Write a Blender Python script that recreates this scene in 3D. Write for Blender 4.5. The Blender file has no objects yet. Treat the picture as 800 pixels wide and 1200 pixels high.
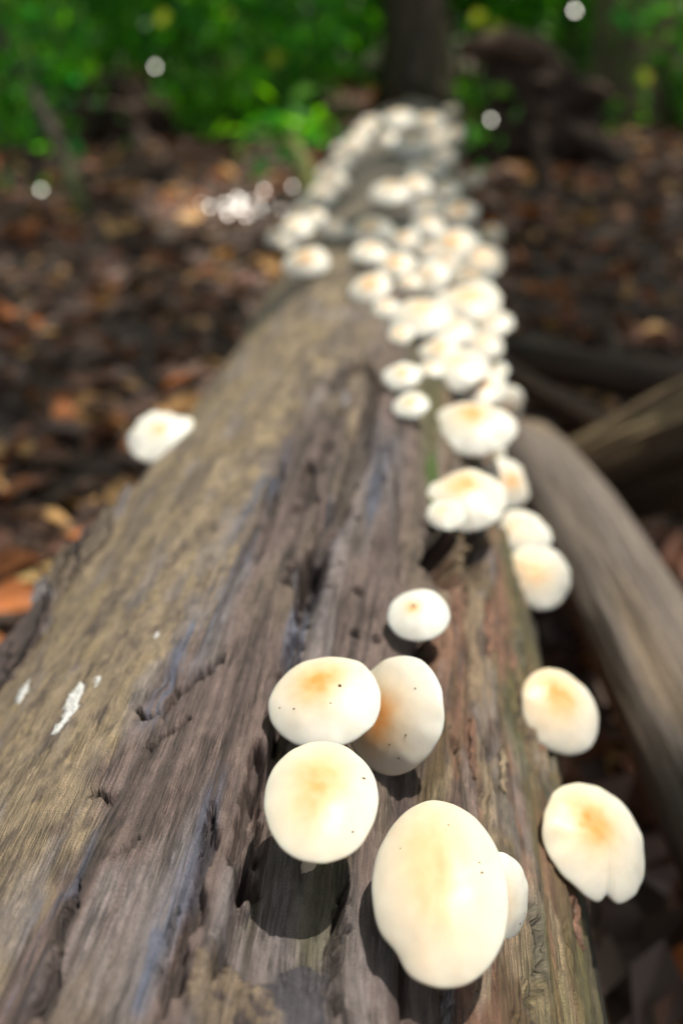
import bpy, math, random
import numpy as np
from mathutils import Vector

random.seed(7)
rng = np.random.default_rng(7)
R_ = math.radians
scene = bpy.context.scene
col = scene.collection

# ------------------------------------------------------------------ camera
FPX = 1167.0                                  # focal length in photo pixels (800 x 1200)
YAW, PITCH = R_(4.4029), R_(26.0324)
CAM = np.array([0.0, 0.0, 0.70])
c_f = np.array([-math.sin(YAW) * math.cos(PITCH), math.cos(YAW) * math.cos(PITCH), -math.sin(PITCH)])
c_r = np.array([math.cos(YAW), math.sin(YAW), 0.0])
c_u = np.cross(c_r, c_f)
cd = bpy.data.cameras.new('camera')
cam = bpy.data.objects.new('camera', cd)
col.objects.link(cam)
cam.location = CAM
cam.rotation_euler = (math.pi / 2 - PITCH, 0, YAW)
cd.sensor_fit = 'VERTICAL'
cd.sensor_height = 36.0
cd.lens = 35.0
cd.clip_start = 0.02
cd.clip_end = 400
cd.dof.use_dof = True
cd.dof.focus_distance = 0.375
cd.dof.aperture_fstop = 4.2
cd.dof.aperture_blades = 0
scene.camera = cam

# ------------------------------------------------------------------ light
SUN_EL, SUN_AZ = R_(74), R_(68)               # azimuth measured from +Y (along the log) towards +X
SUN = np.array([math.sin(SUN_AZ) * math.cos(SUN_EL), math.cos(SUN_AZ) * math.cos(SUN_EL), math.sin(SUN_EL)])
w = bpy.data.worlds.new('World')
scene.world = w
w.use_nodes = True
nt = w.node_tree
sky = nt.nodes.new('ShaderNodeTexSky')
sky.sky_type = 'NISHITA'
sky.sun_disc = False
sky.sun_elevation = SUN_EL
sky.sun_rotation = SUN_AZ
sky.air_density = 0.7
sky.dust_density = 3.0
sky.ozone_density = 0.4
bg = nt.nodes['Background']
bg.inputs['Strength'].default_value = 0.14
hs = nt.nodes.new('ShaderNodeHueSaturation')          # desaturated all over to take the blue out of the ambient light
hs.inputs['Saturation'].default_value = 0.32
nt.links.new(sky.outputs[0], hs.inputs['Color'])
nt.links.new(hs.outputs[0], bg.inputs[0])
sl = bpy.data.lights.new('sun', 'SUN')
sl.energy = 5.0
sl.angle = R_(0.53)
sl.color = (1.0, 0.93, 0.82)
so = bpy.data.objects.new('sun', sl)
col.objects.link(so)
so.rotation_euler = Vector(SUN).to_track_quat('Z', 'Y').to_euler()
so.location = (2, 8, 12)

scene.view_settings.view_transform = 'Standard'
scene.view_settings.look = 'None'
scene.view_settings.gamma = 1.0
scene.view_settings.exposure = 0.3
scene.view_settings.use_curve_mapping = False
scene.render.engine = 'CYCLES'
scene.cycles.use_denoising = True
scene.cycles.max_bounces = 8
scene.cycles.diffuse_bounces = 4
scene.cycles.transparent_max_bounces = 4
scene.cycles.sample_clamp_indirect = 6.0


# ------------------------------------------------------------------ helpers
def pix_dir(px, py):
    return c_f + c_r * (px - 400) / FPX + c_u * (600 - py) / FPX


def at(px, py, d):
    """point seen at photo pixel (px, py) at camera depth d"""
    return CAM + d * pix_dir(px, py)


def hash2(ix, iy, seed):
    h = (ix.astype(np.int64) * 374761393 + iy.astype(np.int64) * 668265263 + seed * 974634323) & 0xffffffff
    h = ((h ^ (h >> 13)) * 1274126177) & 0xffffffff
    h = h ^ (h >> 16)
    return (h & 0xffffff).astype(np.float64) / 0xffffff * 2 - 1


def vn(x, y, seed=0):
    x = np.asarray(x, float); y = np.asarray(y, float)
    ix = np.floor(x); iy = np.floor(y)
    fx = x - ix; fy = y - iy
    fx = fx * fx * fx * (fx * (fx * 6 - 15) + 10)
    fy = fy * fy * fy * (fy * (fy * 6 - 15) + 10)
    a = hash2(ix, iy, seed); b = hash2(ix + 1, iy, seed)
    c = hash2(ix, iy + 1, seed); d = hash2(ix + 1, iy + 1, seed)
    return (a * (1 - fx) + b * fx) * (1 - fy) + (c * (1 - fx) + d * fx) * fy


def fbm(x, y, seed=0, oct=3, gain=0.5):
    t = 0; a = 1.0; n = 0
    for k in range(oct):
        t = t + a * vn(x * 2.03 ** k + 13.7 * k, y * 2.03 ** k - 7.1 * k, seed + k * 17)
        n += a
        a *= gain
    return t / n * 1.3


def sst(a, b, x):
    t = np.clip((x - a) / (b - a), 0, 1)
    return t * t * (3 - 2 * t)


def mesh_from(name, verts, faces, smooth=True, attrs=None):
    """faces: (n,4) or (n,3) int array, or list of such arrays"""
    verts = np.asarray(verts, np.float32)
    fl = faces if isinstance(faces, list) else [faces]
    fl = [np.asarray(f, np.int32) for f in fl if len(f)]
    me = bpy.data.meshes.new(name)
    me.vertices.add(len(verts))
    me.vertices.foreach_set('co', verts.ravel())
    loops = np.concatenate([f.ravel() for f in fl])
    tot = np.concatenate([np.full(len(f), f.shape[1], np.int32) for f in fl])
    start = np.concatenate([[0], np.cumsum(tot)[:-1]]).astype(np.int32)
    me.loops.add(len(loops))
    me.loops.foreach_set('vertex_index', loops)
    me.polygons.add(len(tot))
    me.polygons.foreach_set('loop_start', start)
    me.polygons.foreach_set('loop_total', tot)
    me.polygons.foreach_set('use_smooth', np.full(len(tot), smooth, bool))
    for an, (kind, data) in (attrs or {}).items():
        data = np.asarray(data, np.float32)
        if kind == 'col':
            at_ = me.attributes.new(an, 'FLOAT_COLOR', 'POINT')
            if data.shape[1] == 3:
                data = np.concatenate([data, np.ones((len(data), 1), np.float32)], 1)
            at_.data.foreach_set('color', data.ravel())
        elif kind == 'vec':
            at_ = me.attributes.new(an, 'FLOAT_VECTOR', 'POINT')
            at_.data.foreach_set('vector', data.ravel())
        else:
            at_ = me.attributes.new(an, 'FLOAT', 'POINT')
            at_.data.foreach_set('value', data.ravel())
    me.update(calc_edges=True)
    me.validate()
    return me


def obj(name, me, mat=None, parent=None):
    o = bpy.data.objects.new(name, me)
    col.objects.link(o)
    if mat is not None and me is not None and not me.materials:
        me.materials.append(mat)
    if parent is not None:
        o.parent = parent
    return o


def tag(o, label=None, cat=None, group=None, kind=None):
    if label: o['label'] = label
    if cat: o['category'] = cat
    if group: o['group'] = group
    if kind: o['kind'] = kind
    return o


def empty(name, loc=(0, 0, 0)):
    o = bpy.data.objects.new(name, None)
    col.objects.link(o)
    o.location = loc
    o.empty_display_size = 0.02
    return o


def grid_faces(nr, nc, wrap=True, off=0):
    i = np.arange(nr - 1)[:, None]; j = np.arange(nc if wrap else nc - 1)[None, :]
    j2 = (j + 1) % nc
    a = i * nc + j; b = i * nc + j2; c = (i + 1) * nc + j2; d = (i + 1) * nc + j
    return np.stack([a, b, c, d], -1).reshape(-1, 4) + off


def tube(pts, rad, n=10, wob=0.0, seed=0):
    """tapered tube along points; returns verts, faces"""
    pts = np.asarray(pts, float); m = len(pts)
    rad = np.asarray(rad, float) * np.ones(m)
    tg = np.gradient(pts, axis=0)
    tg /= np.linalg.norm(tg, axis=1)[:, None] + 1e-12
    ref = np.array([1.0, 0, 0]) if abs(tg[0][0]) < .8 else np.array([0, 1.0, 0])
    u = ref - tg * (tg @ ref)[:, None]
    u /= np.linalg.norm(u, axis=1)[:, None]
    v = np.cross(tg, u)
    a = np.linspace(0, 2 * math.pi, n, endpoint=False)
    rr = rad[:, None] * (1 + wob * vn(np.arange(m)[:, None] * .6 + 0 * a, np.cos(a)[None, :] * 2 + np.sin(a)[None, :] * 3 + seed, seed))
    V = pts[:, None, :] + rr[..., None] * (u[:, None, :] * np.cos(a)[None, :, None] + v[:, None, :] * np.sin(a)[None, :, None])
    V = V.reshape(-1, 3)
    F = grid_faces(m, n)
    V = np.concatenate([V, pts[:1], pts[-1:]])
    j = np.arange(n); j2 = (j + 1) % n
    T = np.concatenate([np.stack([j2, j, np.full(n, m * n)], 1), np.stack([(m - 1) * n + j, (m - 1) * n + j2, np.full(n, m * n + 1)], 1)])
    return V, F, T


def join(parts):
    V = []; F4 = []; F3 = []; o = 0
    for v, f, t in parts:
        V.append(v); F4.append(np.asarray(f).reshape(-1, 4) + o); F3.append(np.asarray(t).reshape(-1, 3) + o); o += len(v)
    return np.concatenate(V), [np.concatenate(F4), np.concatenate(F3)]


# ------------------------------------------------------------------ materials
def new_mat(name):
    m = bpy.data.materials.new(name)
    m.use_nodes = True
    n = m.node_tree.nodes
    return m, n, m.node_tree.links, n['Principled BSDF']


def mix_mul(n, l, a, b, fac=1.0, mode='MULTIPLY'):
    x = n.new('ShaderNodeMix'); x.data_type = 'RGBA'; x.blend_type = mode
    x.inputs['Factor'].default_value = fac
    l.new(a, x.inputs['A']); l.new(b, x.inputs['B'])
    return x.outputs['Result']


def ramp(n, l, src, stops):
    r = n.new('ShaderNodeValToRGB')
    e = r.color_ramp.elements
    while len(e) < len(stops): e.new(0.5)
    for k, (p, c) in enumerate(stops):
        e[k].position = p
        e[k].color = (c, c, c, 1) if isinstance(c, (int, float)) else (*c, 1)
    l.new(src, r.inputs[0])
    return r.outputs[0]


def wood_mat(name, fibre=(1700, 100), rough=0.75, bump=0.9, dist=0.0009):
    """vertex colour 'base' times fine fibre noise in grain space (attribute 'grain' = across, along, random)"""
    m, n, l, p = new_mat(name)
    base = n.new('ShaderNodeAttribute'); base.attribute_name = 'base'
    gr = n.new('ShaderNodeAttribute'); gr.attribute_name = 'grain'
    mp = n.new('ShaderNodeMapping'); mp.inputs['Scale'].default_value = (fibre[0], fibre[1], 1)
    l.new(gr.outputs['Vector'], mp.inputs['Vector'])
    n1 = n.new('ShaderNodeTexNoise'); n1.inputs['Scale'].default_value = 1.0; n1.inputs['Detail'].default_value = 4
    n1.inputs['Roughness'].default_value = 0.65
    l.new(mp.outputs[0], n1.inputs['Vector'])
    mp2 = n.new('ShaderNodeMapping'); mp2.inputs['Scale'].default_value = (fibre[0] * .9, fibre[0] * .9, 1)
    l.new(gr.outputs['Vector'], mp2.inputs['Vector'])
    n2 = n.new('ShaderNodeTexNoise'); n2.inputs['Scale'].default_value = 1.0; n2.inputs['Detail'].default_value = 5
    n2.inputs['Roughness'].default_value = 0.7
    l.new(mp2.outputs[0], n2.inputs['Vector'])
    r1 = ramp(n, l, n1.outputs['Fac'], [(0.25, .5), (0.5, .97), (0.78, 1.5)])
    r2 = ramp(n, l, n2.outputs['Fac'], [(0.3, .42), (0.5, 1.0), (0.72, 1.65)])
    c = mix_mul(n, l, base.outputs['Color'], r1)
    c = mix_mul(n, l, c, r2)
    mp3 = n.new('ShaderNodeMapping'); mp3.inputs['Scale'].default_value = (fibre[0] * .32, fibre[1] * .16, 1)
    l.new(gr.outputs['Vector'], mp3.inputs['Vector'])
    n3 = n.new('ShaderNodeTexNoise'); n3.inputs['Scale'].default_value = 1.0; n3.inputs['Detail'].default_value = 3
    l.new(mp3.outputs[0], n3.inputs['Vector'])
    mp4 = n.new('ShaderNodeMapping'); mp4.inputs['Scale'].default_value = (fibre[0] * .05, fibre[1] * .25, 1)
    l.new(gr.outputs['Vector'], mp4.inputs['Vector'])
    n4 = n.new('ShaderNodeTexNoise'); n4.inputs['Scale'].default_value = 1.0; n4.inputs['Detail'].default_value = 3
    l.new(mp4.outputs[0], n4.inputs['Vector'])
    slit = ramp(n, l, n3.outputs['Fac'], [(0.455, 0.0), (0.49, 1.0), (0.51, 1.0), (0.545, 0.0)])   # hair cracks along the grain
    msk = ramp(n, l, n4.outputs['Fac'], [(0.42, 0.0), (0.58, 1.0)])
    sm = mix_mul(n, l, slit, msk)
    inv = ramp(n, l, sm, [(0.0, 1.0), (1.0, .5)])
    c = mix_mul(n, l, c, inv)
    tint = n.new('ShaderNodeMix'); tint.data_type = 'RGBA'; tint.blend_type = 'OVERLAY'; tint.inputs['Factor'].default_value = 0.22
    l.new(c, tint.inputs['A']); l.new(n2.outputs['Color'], tint.inputs['B'])                          # grit of slightly different hues
    c = tint.outputs['Result']
    spk = ramp(n, l, n2.outputs['Fac'], [(0.33, .35), (0.40, 1.0), (0.66, 1.0), (0.74, 1.5)])            # dark pores and pale grit
    c = mix_mul(n, l, c, spk)
    l.new(c, p.inputs['Base Color'])
    rr = ramp(n, l, n2.outputs['Fac'], [(0.3, rough - .3), (0.7, min(1, rough))])
    l.new(rr, p.inputs['Roughness'])
    p.inputs['Specular IOR Level'].default_value = 0.5
    ad = n.new('ShaderNodeMath'); ad.operation = 'ADD'
    l.new(n1.outputs['Fac'], ad.inputs[0]); l.new(n2.outputs['Fac'], ad.inputs[1])
    sb_ = n.new('ShaderNodeMath'); sb_.operation = 'SUBTRACT'
    l.new(ad.outputs[0], sb_.inputs[0]); l.new(sm, sb_.inputs[1])
    b = n.new('ShaderNodeBump'); b.inputs['Strength'].default_value = bump; b.inputs['Distance'].default_value = dist
    l.new(sb_.outputs[0], b.inputs['Height']); l.new(b.outputs[0], p.inputs['Normal'])
    return m


def leaf_mat(name, trans=0.4, rough=0.4, spec=0.5):
    m, n, l, p = new_mat(name)
    a = n.new('ShaderNodeAttribute'); a.attribute_name = 'base'
    p.inputs['Roughness'].default_value = rough
    p.inputs['Specular IOR Level'].default_value = spec
    l.new(a.outputs['Color'], p.inputs['Base Color'])
    if trans > 0:
        t = n.new('ShaderNodeBsdfTranslucent')
        h = n.new('ShaderNodeHueSaturation'); h.inputs['Saturation'].default_value = 1.15; h.inputs['Value'].default_value = 2.3
        l.new(a.outputs['Color'], h.inputs['Color']); l.new(h.outputs[0], t.inputs['Color'])
        mx = n.new('ShaderNodeMixShader'); mx.inputs[0].default_value = trans
        l.new(p.outputs[0], mx.inputs[1]); l.new(t.outputs[0], mx.inputs[2])
        l.new(mx.outputs[0], n['Material Output'].inputs['Surface'])
    return m


def noise_mat(name, c0, c1, scale=40, rough=0.9, bump=0.4, dist=0.004, detail=5):
    m, n, l, p = new_mat(name)
    tc = n.new('ShaderNodeTexCoord')
    t = n.new('ShaderNodeTexNoise'); t.inputs['Scale'].default_value = scale; t.inputs['Detail'].default_value = detail
    t.inputs['Roughness'].default_value = 0.65
    l.new(tc.outputs['Object'], t.inputs['Vector'])
    c = ramp(n, l, t.outputs['Fac'], [(0.32, c0), (0.68, c1)])
    l.new(c, p.inputs['Base Color'])
    p.inputs['Roughness'].default_value = rough
    b = n.new('ShaderNodeBump'); b.inputs['Strength'].default_value = bump; b.inputs['Distance'].default_value = dist
    l.new(t.outputs['Fac'], b.inputs['Height']); l.new(b.outputs[0], p.inputs['Normal'])
    return m


def cap_mat(name):
    m, n, l, p = new_mat(name)
    a = n.new('ShaderNodeAttribute'); a.attribute_name = 'base'
    tc = n.new('ShaderNodeTexCoord')
    t = n.new('ShaderNodeTexNoise'); t.inputs['Scale'].default_value = 160; t.inputs['Detail'].default_value = 4
    l.new(tc.outputs['Object'], t.inputs['Vector'])
    r = ramp(n, l, t.outputs['Fac'], [(0.3, .93), (0.7, 1.03)])
    c = mix_mul(n, l, a.outputs['Color'], r)
    l.new(c, p.inputs['Base Color'])
    p.inputs['Roughness'].default_value = 0.42
    p.inputs['Specular IOR Level'].default_value = 0.4
    p.inputs['Subsurface Weight'].default_value = 0.6
    p.inputs['Subsurface Radius'].default_value = (1.0, 0.6, 0.3)
    p.inputs['Subsurface Scale'].default_value = 0.006
    b = n.new('ShaderNodeBump'); b.inputs['Strength'].default_value = 0.12; b.inputs['Distance'].default_value = 0.0006
    l.new(t.outputs['Fac'], b.inputs['Height']); l.new(b.outputs[0], p.inputs['Normal'])
    return m


M = {}
M['wood'] = wood_mat('weathered_wood')
M['oldwood'] = wood_mat('old_log_wood', fibre=(350, 14), bump=0.6, dist=0.003)
M['bark'] = wood_mat('tree_bark', fibre=(60, 10), rough=0.85, bump=0.7, dist=0.01)
M['cap'] = cap_mat('mushroom_cap')
M['gill'] = noise_mat('mushroom_gills', (.66, .58, .44), (.78, .72, .58), 200, .7, .1, .0005)
M['stem'] = noise_mat('mushroom_stem', (.56, .47, .33), (.72, .65, .50), 140, .7, .3, .0008)
M['speck'] = noise_mat('dirt_speck', (.02, .015, .01), (.05, .035, .02), 800)
M['leaf'] = leaf_mat('green_leaf', .5, .38, .5)
M['glossleaf'] = leaf_mat('wet_leaf', .15, .26, .6)
M['dead'] = leaf_mat('dead_leaf', .12, .6, .35)
M['soil'] = noise_mat('forest_soil', (.035, .026, .021), (.11, .075, .058), 25, .95, .8, .01)
M['lichen'] = noise_mat('white_lichen', (.22, .22, .21), (.60, .61, .60), 900, .9, .6, .0006)
M['moss'] = noise_mat('green_moss', (.02, .045, .008), (.07, .11, .02), 500, .95, .8, .002)
M['clump'] = noise_mat('dry_mud', (.08, .065, .05), (.30, .24, .17), 220, .95, .8, .001)
M['char'] = noise_mat('dark_granular_rot', (.012, .013, .018), (.07, .07, .085), 500, .9, .8, .001)
M['rot'] = noise_mat('rotten_root_wood', (.012, .008, .006), (.075, .045, .028), 14, .95, .9, .02)

# ------------------------------------------------------------------ ground
def gz(x, y):
    x = np.asarray(x, float); y = np.asarray(y, float)
    yy = np.clip(y, -4, 7)
    z = 0.05 + 0.045 * yy + 0.02 * np.clip(y - 7, 0, 60)
    z = z + 0.05 * fbm(x * .6, y * .6, 3, 3) * np.clip((np.hypot(x, y - 1) - .6) / 2, 0, 1) + 0.012 * fbm(x * 4, y * 4, 9, 2)
    z = z - 0.06 * np.exp(-((x - .42) / .35) ** 2 - ((y - 1.3) / .9) ** 2)
    return z


gx = np.concatenate([-np.geomspace(90, 2.0, 40), np.linspace(-1.95, 1.95, 160), np.geomspace(2.0, 90, 40)])
gy = np.concatenate([-np.geomspace(60, 1.0, 25), np.linspace(-.96, 4.0, 190), np.geomspace(4.05, 120, 60)])
GX, GY = np.meshgrid(gx, gy)
GZ = gz(GX, GY)
me = mesh_from('forest_floor', np.stack([GX, GY, GZ], -1).reshape(-1, 3), grid_faces(len(gy), len(gx), False))
tag(obj('forest_floor', me, M['soil']), kind='structure')

# ------------------------------------------------------------------ main log
P_ = (0.1782, -0.0221, 0.0036, -0.082, 0.0138, 0.0009, 0.2613, 0.028, 0.0021)


def log_axis(Y):
    Y = np.asarray(Y, float)
    return (P_[3] + P_[4] * Y + P_[5] * Y * Y, P_[6] + P_[7] * Y + P_[8] * Y * Y, P_[0] + P_[1] * Y + P_[2] * Y * Y)


RN = 0.172


def log_dist(P):
    cx, cz, R = log_axis(P[..., 1])
    return np.hypot(P[..., 0] - cx, P[..., 2] - cz) - R


TT = np.geomspace(0.15, 6, 3000)


def px2log(px, py):
    """photo pixel -> (s, Y) on the bare log surface (closest approach when the ray misses)"""
    d = pix_dir(px, py)
    P = CAM + TT[:, None] * d
    D = log_dist(P)
    k = np.where(D < 0)[0]
    i = k[0] if len(k) else int(np.argmin(D / TT))
    p = P[i]
    cx, cz, R = log_axis(p[1])
    return np.array([math.atan2(p[0] - cx, p[2] - cz) * RN, p[1]])


def poly(pts):
    return np.array([px2log(*q) for q in pts])


def pdist(S, Y, pl, out=None):
    """distance to polyline and parameter along it, also signed side (right positive)"""
    best = np.full(S.shape, 9.0); side = np.zeros(S.shape); par = np.zeros(S.shape)
    n = len(pl) - 1
    for k in range(n):
        a = pl[k]; b = pl[k + 1]; ab = b - a
        t = np.clip(((S - a[0]) * ab[0] + (Y - a[1]) * ab[1]) / (ab @ ab + 1e-12), 0, 1)
        dx = S - a[0] - t * ab[0]; dy = Y - a[1] - t * ab[1]
        d = np.hypot(dx, dy)
        m = d < best
        best = np.where(m, d, best)
        side = np.where(m, np.sign(ab[0] * (Y - a[1]) - ab[1] * (S - a[0])), side)
        par = np.where(m, (k + t) / n, par)
    return best, side, par


th = np.concatenate([np.radians(np.linspace(-80, 84, 560)), np.radians(np.linspace(84, 280, 62)[1:-1])])
yr = [-0.35]
while yr[-1] < 0.13: yr.append(yr[-1] + 0.012)
while yr[-1] < 0.60: yr.append(yr[-1] + 0.0009)
st = 0.0009
while yr[-1] < 3.12:
    st *= 1.0085
    yr.append(yr[-1] + min(st, .02))
yr = np.array(yr)
TH, Y = np.meshgrid(th, yr)
TH0 = np.where(TH > math.pi, TH - 2 * math.pi, TH)
S = TH0 * RN
warp = .006 * vn(S * 14, Y * 3.1, 41) + .0025 * vn(S * 40, Y * 9, 42)
Sw = S + warp
# relief
h = .0045 * fbm(Sw * 16, Y * 2.4, 1, 3)
fib_c = fbm(Sw * 130, Y * 5.0, 2, 3, .55)          # coarse strands
fib_f = fbm(Sw * 420, Y * 14.0, 3, 3, .6)          # fine strands
gran = fbm(Sw * 210, Y * 190, 4, 3, .6)
rid = 1 - np.abs(vn(Sw * 70 + 3, Y * 4.2, 5))
rid2 = 1 - np.abs(vn(Sw * 150 + 9, Y * 9, 6))
ck = 1.3 * sst(.90, .99, rid) * sst(-.1, .4, vn(Sw * 30, Y * 9, 8)) + .6 * sst(.9, .99, rid2) * sst(.0, .5, vn(Sw * 40, Y * 14, 7))

# zones ---------------------------------------------------------------
B1 = poly([(5, 1200), (35, 1110), (62, 1050), (108, 985), (100, 915), (152, 850), (185, 812), (222, 760), (245, 700), (285, 610), (325, 520), (372, 440), (420, 330), (462, 230)])
d1, s1, _ = pdist(Sw, Y, B1[::-1])
sd1 = d1 * s1 + .007 * fbm(S * 60, Y * 16, 11, 3)
tan = sst(-.006, .006, -sd1 if True else sd1)
# orientation check: far left of the log must be the dusty tan side
if tan[np.argmin(abs(yr - .35)), 5] < .5:
    tan = 1 - tan
upper = sst(.62, .95, Y + .05 * fbm(S * 20, Y * 4, 12, 2))     # further up everything is dusty
tan = np.clip(np.maximum(tan, upper * .75 * sst(.07, .02, S)), 0, 1)
# rotten reddish ridge on the right
B2 = poly([(548, 1200), (535, 1100), (512, 960), (498, 880), (494, 820), (500, 760), (508, 690), (512, 620), (505, 545), (500, 470), (500, 380), (508, 260)])
d2, s2, _ = pdist(Sw, Y, B2)
sd2 = d2 * s2
ridge = sst(-.004, .005, sd2)
if ridge[np.argmin(abs(yr - .35)), 470] < .5:
    ridge = 1 - ridge; sd2 = -sd2
# trough left of it
B3 = poly([(215, 1200), (245, 1110), (282, 1030), (288, 980), (300, 900), (312, 860), (330, 800), (352, 735), (366, 665), (400, 590)])
d3, s3, par3 = pdist(S + .004 * fbm(S * 90, Y * 40, 14, 2), Y, B3)
sd3 = d3 * s3
if sd3[np.argmin(abs(yr - .35)), 400] < 0:
    sd3 = -sd3
tw = sst(0, .2, par3) * sst(.95, .5, par3)
trough = sst(-.0005, .003, sd3) * sst(.012, -.004, sd2) * tw * sst(.56, .48, Y)
h = h - .019 * trough * (0.5 + .5 * sst(.05, .008, sd3))
h = h + .004 * np.exp(-((sd2 - .012) / .012) ** 2)

amp_f = .0008 * (1 - tan) + .0001 * tan + .0004 * ridge
amp_c = .0014 * (1 - tan) + .00045 * tan + .0012 * ridge
h = h + amp_c * fib_c + amp_f * fib_f + (.00022 + .00025 * tan) * gran
h = h - ck * (.0030 * (1 - tan) + .0007 * tan + .003 * ridge)
pit = sst(.45, .75, vn(Sw * 260, Y * 60, 21)) * sst(-.1, .3, vn(Sw * 40, Y * 20, 22))
h = h - pit * (.0004 + .0022 * ridge * (1 - tan) + .0006 * (1 - tan))

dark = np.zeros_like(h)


def carve(pts, wdt, dep, jag=.0025, seed=30, taper=True):
    global h, dark
    wdt *= 1.35; dep *= 1.7
    pl = poly(pts)
    y0, y1 = pl[:, 1].min() - .03, pl[:, 1].max() + .03
    i0, i1 = np.searchsorted(yr, [y0, y1])
    if i1 - i0 < 2: return
    s_ = S[i0:i1]; y_ = Y[i0:i1]
    d, _, t = pdist(s_ + jag * .8 * fbm(s_ * 300, y_ * 60, seed, 4, .6), y_ + jag * fbm(s_ * 200 + 5, y_ * 50, seed + 3, 3, .6), pl)
    ww = wdt * (.55 + .7 * (vn(t * 14, t * 0 + seed, seed) * .5 + .5))
    if taper: ww = ww * (.25 + .75 * sst(0, .12, t) * sst(1, .88, t))
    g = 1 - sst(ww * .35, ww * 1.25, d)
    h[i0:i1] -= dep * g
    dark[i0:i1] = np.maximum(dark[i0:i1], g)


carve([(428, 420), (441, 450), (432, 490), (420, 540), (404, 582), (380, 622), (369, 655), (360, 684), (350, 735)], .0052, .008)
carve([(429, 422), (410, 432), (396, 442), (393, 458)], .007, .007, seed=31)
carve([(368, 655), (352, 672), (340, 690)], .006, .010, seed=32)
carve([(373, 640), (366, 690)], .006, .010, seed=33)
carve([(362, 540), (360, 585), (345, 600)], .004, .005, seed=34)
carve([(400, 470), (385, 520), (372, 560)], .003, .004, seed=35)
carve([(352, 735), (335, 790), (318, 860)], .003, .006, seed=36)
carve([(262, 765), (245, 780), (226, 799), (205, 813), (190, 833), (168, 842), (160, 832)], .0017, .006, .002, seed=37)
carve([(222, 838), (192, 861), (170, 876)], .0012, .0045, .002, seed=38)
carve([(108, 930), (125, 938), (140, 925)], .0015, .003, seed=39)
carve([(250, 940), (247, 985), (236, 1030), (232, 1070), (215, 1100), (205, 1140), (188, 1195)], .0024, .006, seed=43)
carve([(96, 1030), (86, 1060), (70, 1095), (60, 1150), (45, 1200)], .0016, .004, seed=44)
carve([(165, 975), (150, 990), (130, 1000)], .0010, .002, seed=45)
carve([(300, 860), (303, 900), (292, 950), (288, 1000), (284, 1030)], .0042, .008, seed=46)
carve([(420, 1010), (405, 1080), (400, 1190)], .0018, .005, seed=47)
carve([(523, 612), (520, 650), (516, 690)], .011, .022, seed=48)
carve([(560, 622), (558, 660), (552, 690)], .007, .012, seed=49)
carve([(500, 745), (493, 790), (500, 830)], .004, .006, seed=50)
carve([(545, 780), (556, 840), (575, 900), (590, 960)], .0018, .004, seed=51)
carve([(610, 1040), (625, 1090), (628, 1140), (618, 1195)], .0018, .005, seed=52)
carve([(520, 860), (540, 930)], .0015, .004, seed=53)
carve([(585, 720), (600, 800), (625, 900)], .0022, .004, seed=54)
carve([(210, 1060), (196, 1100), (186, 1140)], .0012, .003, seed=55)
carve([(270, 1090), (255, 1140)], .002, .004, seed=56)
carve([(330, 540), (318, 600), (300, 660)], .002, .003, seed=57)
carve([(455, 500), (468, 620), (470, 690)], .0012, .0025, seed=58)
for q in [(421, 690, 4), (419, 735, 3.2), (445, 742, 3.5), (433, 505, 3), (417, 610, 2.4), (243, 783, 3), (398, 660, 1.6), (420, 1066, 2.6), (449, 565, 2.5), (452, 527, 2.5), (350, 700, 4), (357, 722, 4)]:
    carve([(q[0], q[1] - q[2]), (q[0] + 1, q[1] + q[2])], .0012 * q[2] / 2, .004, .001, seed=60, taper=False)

# bulge of the left flank near the butt end
fl = sst(-.11, -.20, S) * sst(1.0, .45, Y)
h = h + fl * (.012 + .012 * fbm(S * 50, Y * 16, 24, 3))
# rougher underside
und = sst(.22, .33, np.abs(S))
h = h + und * .010 * fbm(S * 30, Y * 8, 25, 3)

# crumbly mud and black granular rot at the butt end, stuck to the wood
def blob(px, py, rs, ry_, seed):
    q = px2log(px, py)
    e = np.hypot((S - q[0]) / rs, (Y - q[1]) / ry_) + .45 * fbm(S * 90, Y * 80, seed, 4, .6)
    return 1 - sst(.75, 1.0, e)


mud = blob(272, 1165, .016, .020, 31); rot_ = blob(355, 1165, .013, .020, 33) * (1 - mud)
crum = fbm(S * 260, Y * 240, 34, 4, .65)
h = h + mud * (.003 + .0030 * crum) + rot_ * (.0015 + .0022 * crum)
cx, cz, Rr = log_axis(Y)
RAD = Rr + h
# broken far end and butt end: pull the last rows in
endf = sst(3.05, 3.12, Y + .05 * vn(TH0 * 3, Y * 0, 26) + .02 * vn(TH0 * 12, Y * 0, 27))
RAD = RAD * (1 - .92 * endf)
X3 = cx + RAD * np.sin(TH0); Z3 = cz + RAD * np.cos(TH0)
Y3 = Y + 0.02 * endf * vn(TH0 * 20, Y * 30, 28)
V = np.stack([X3, Y3, Z3], -1).reshape(-1, 3)


def srgb(r, g, b):
    f = lambda v: ((v / 255 + .055) / 1.055) ** 2.4 if v / 255 > .04045 else v / 255 / 12.92
    return np.array([f(r), f(g), f(b)])


def mixc(a, b, t):
    return a + (b - a) * t[..., None]


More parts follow.
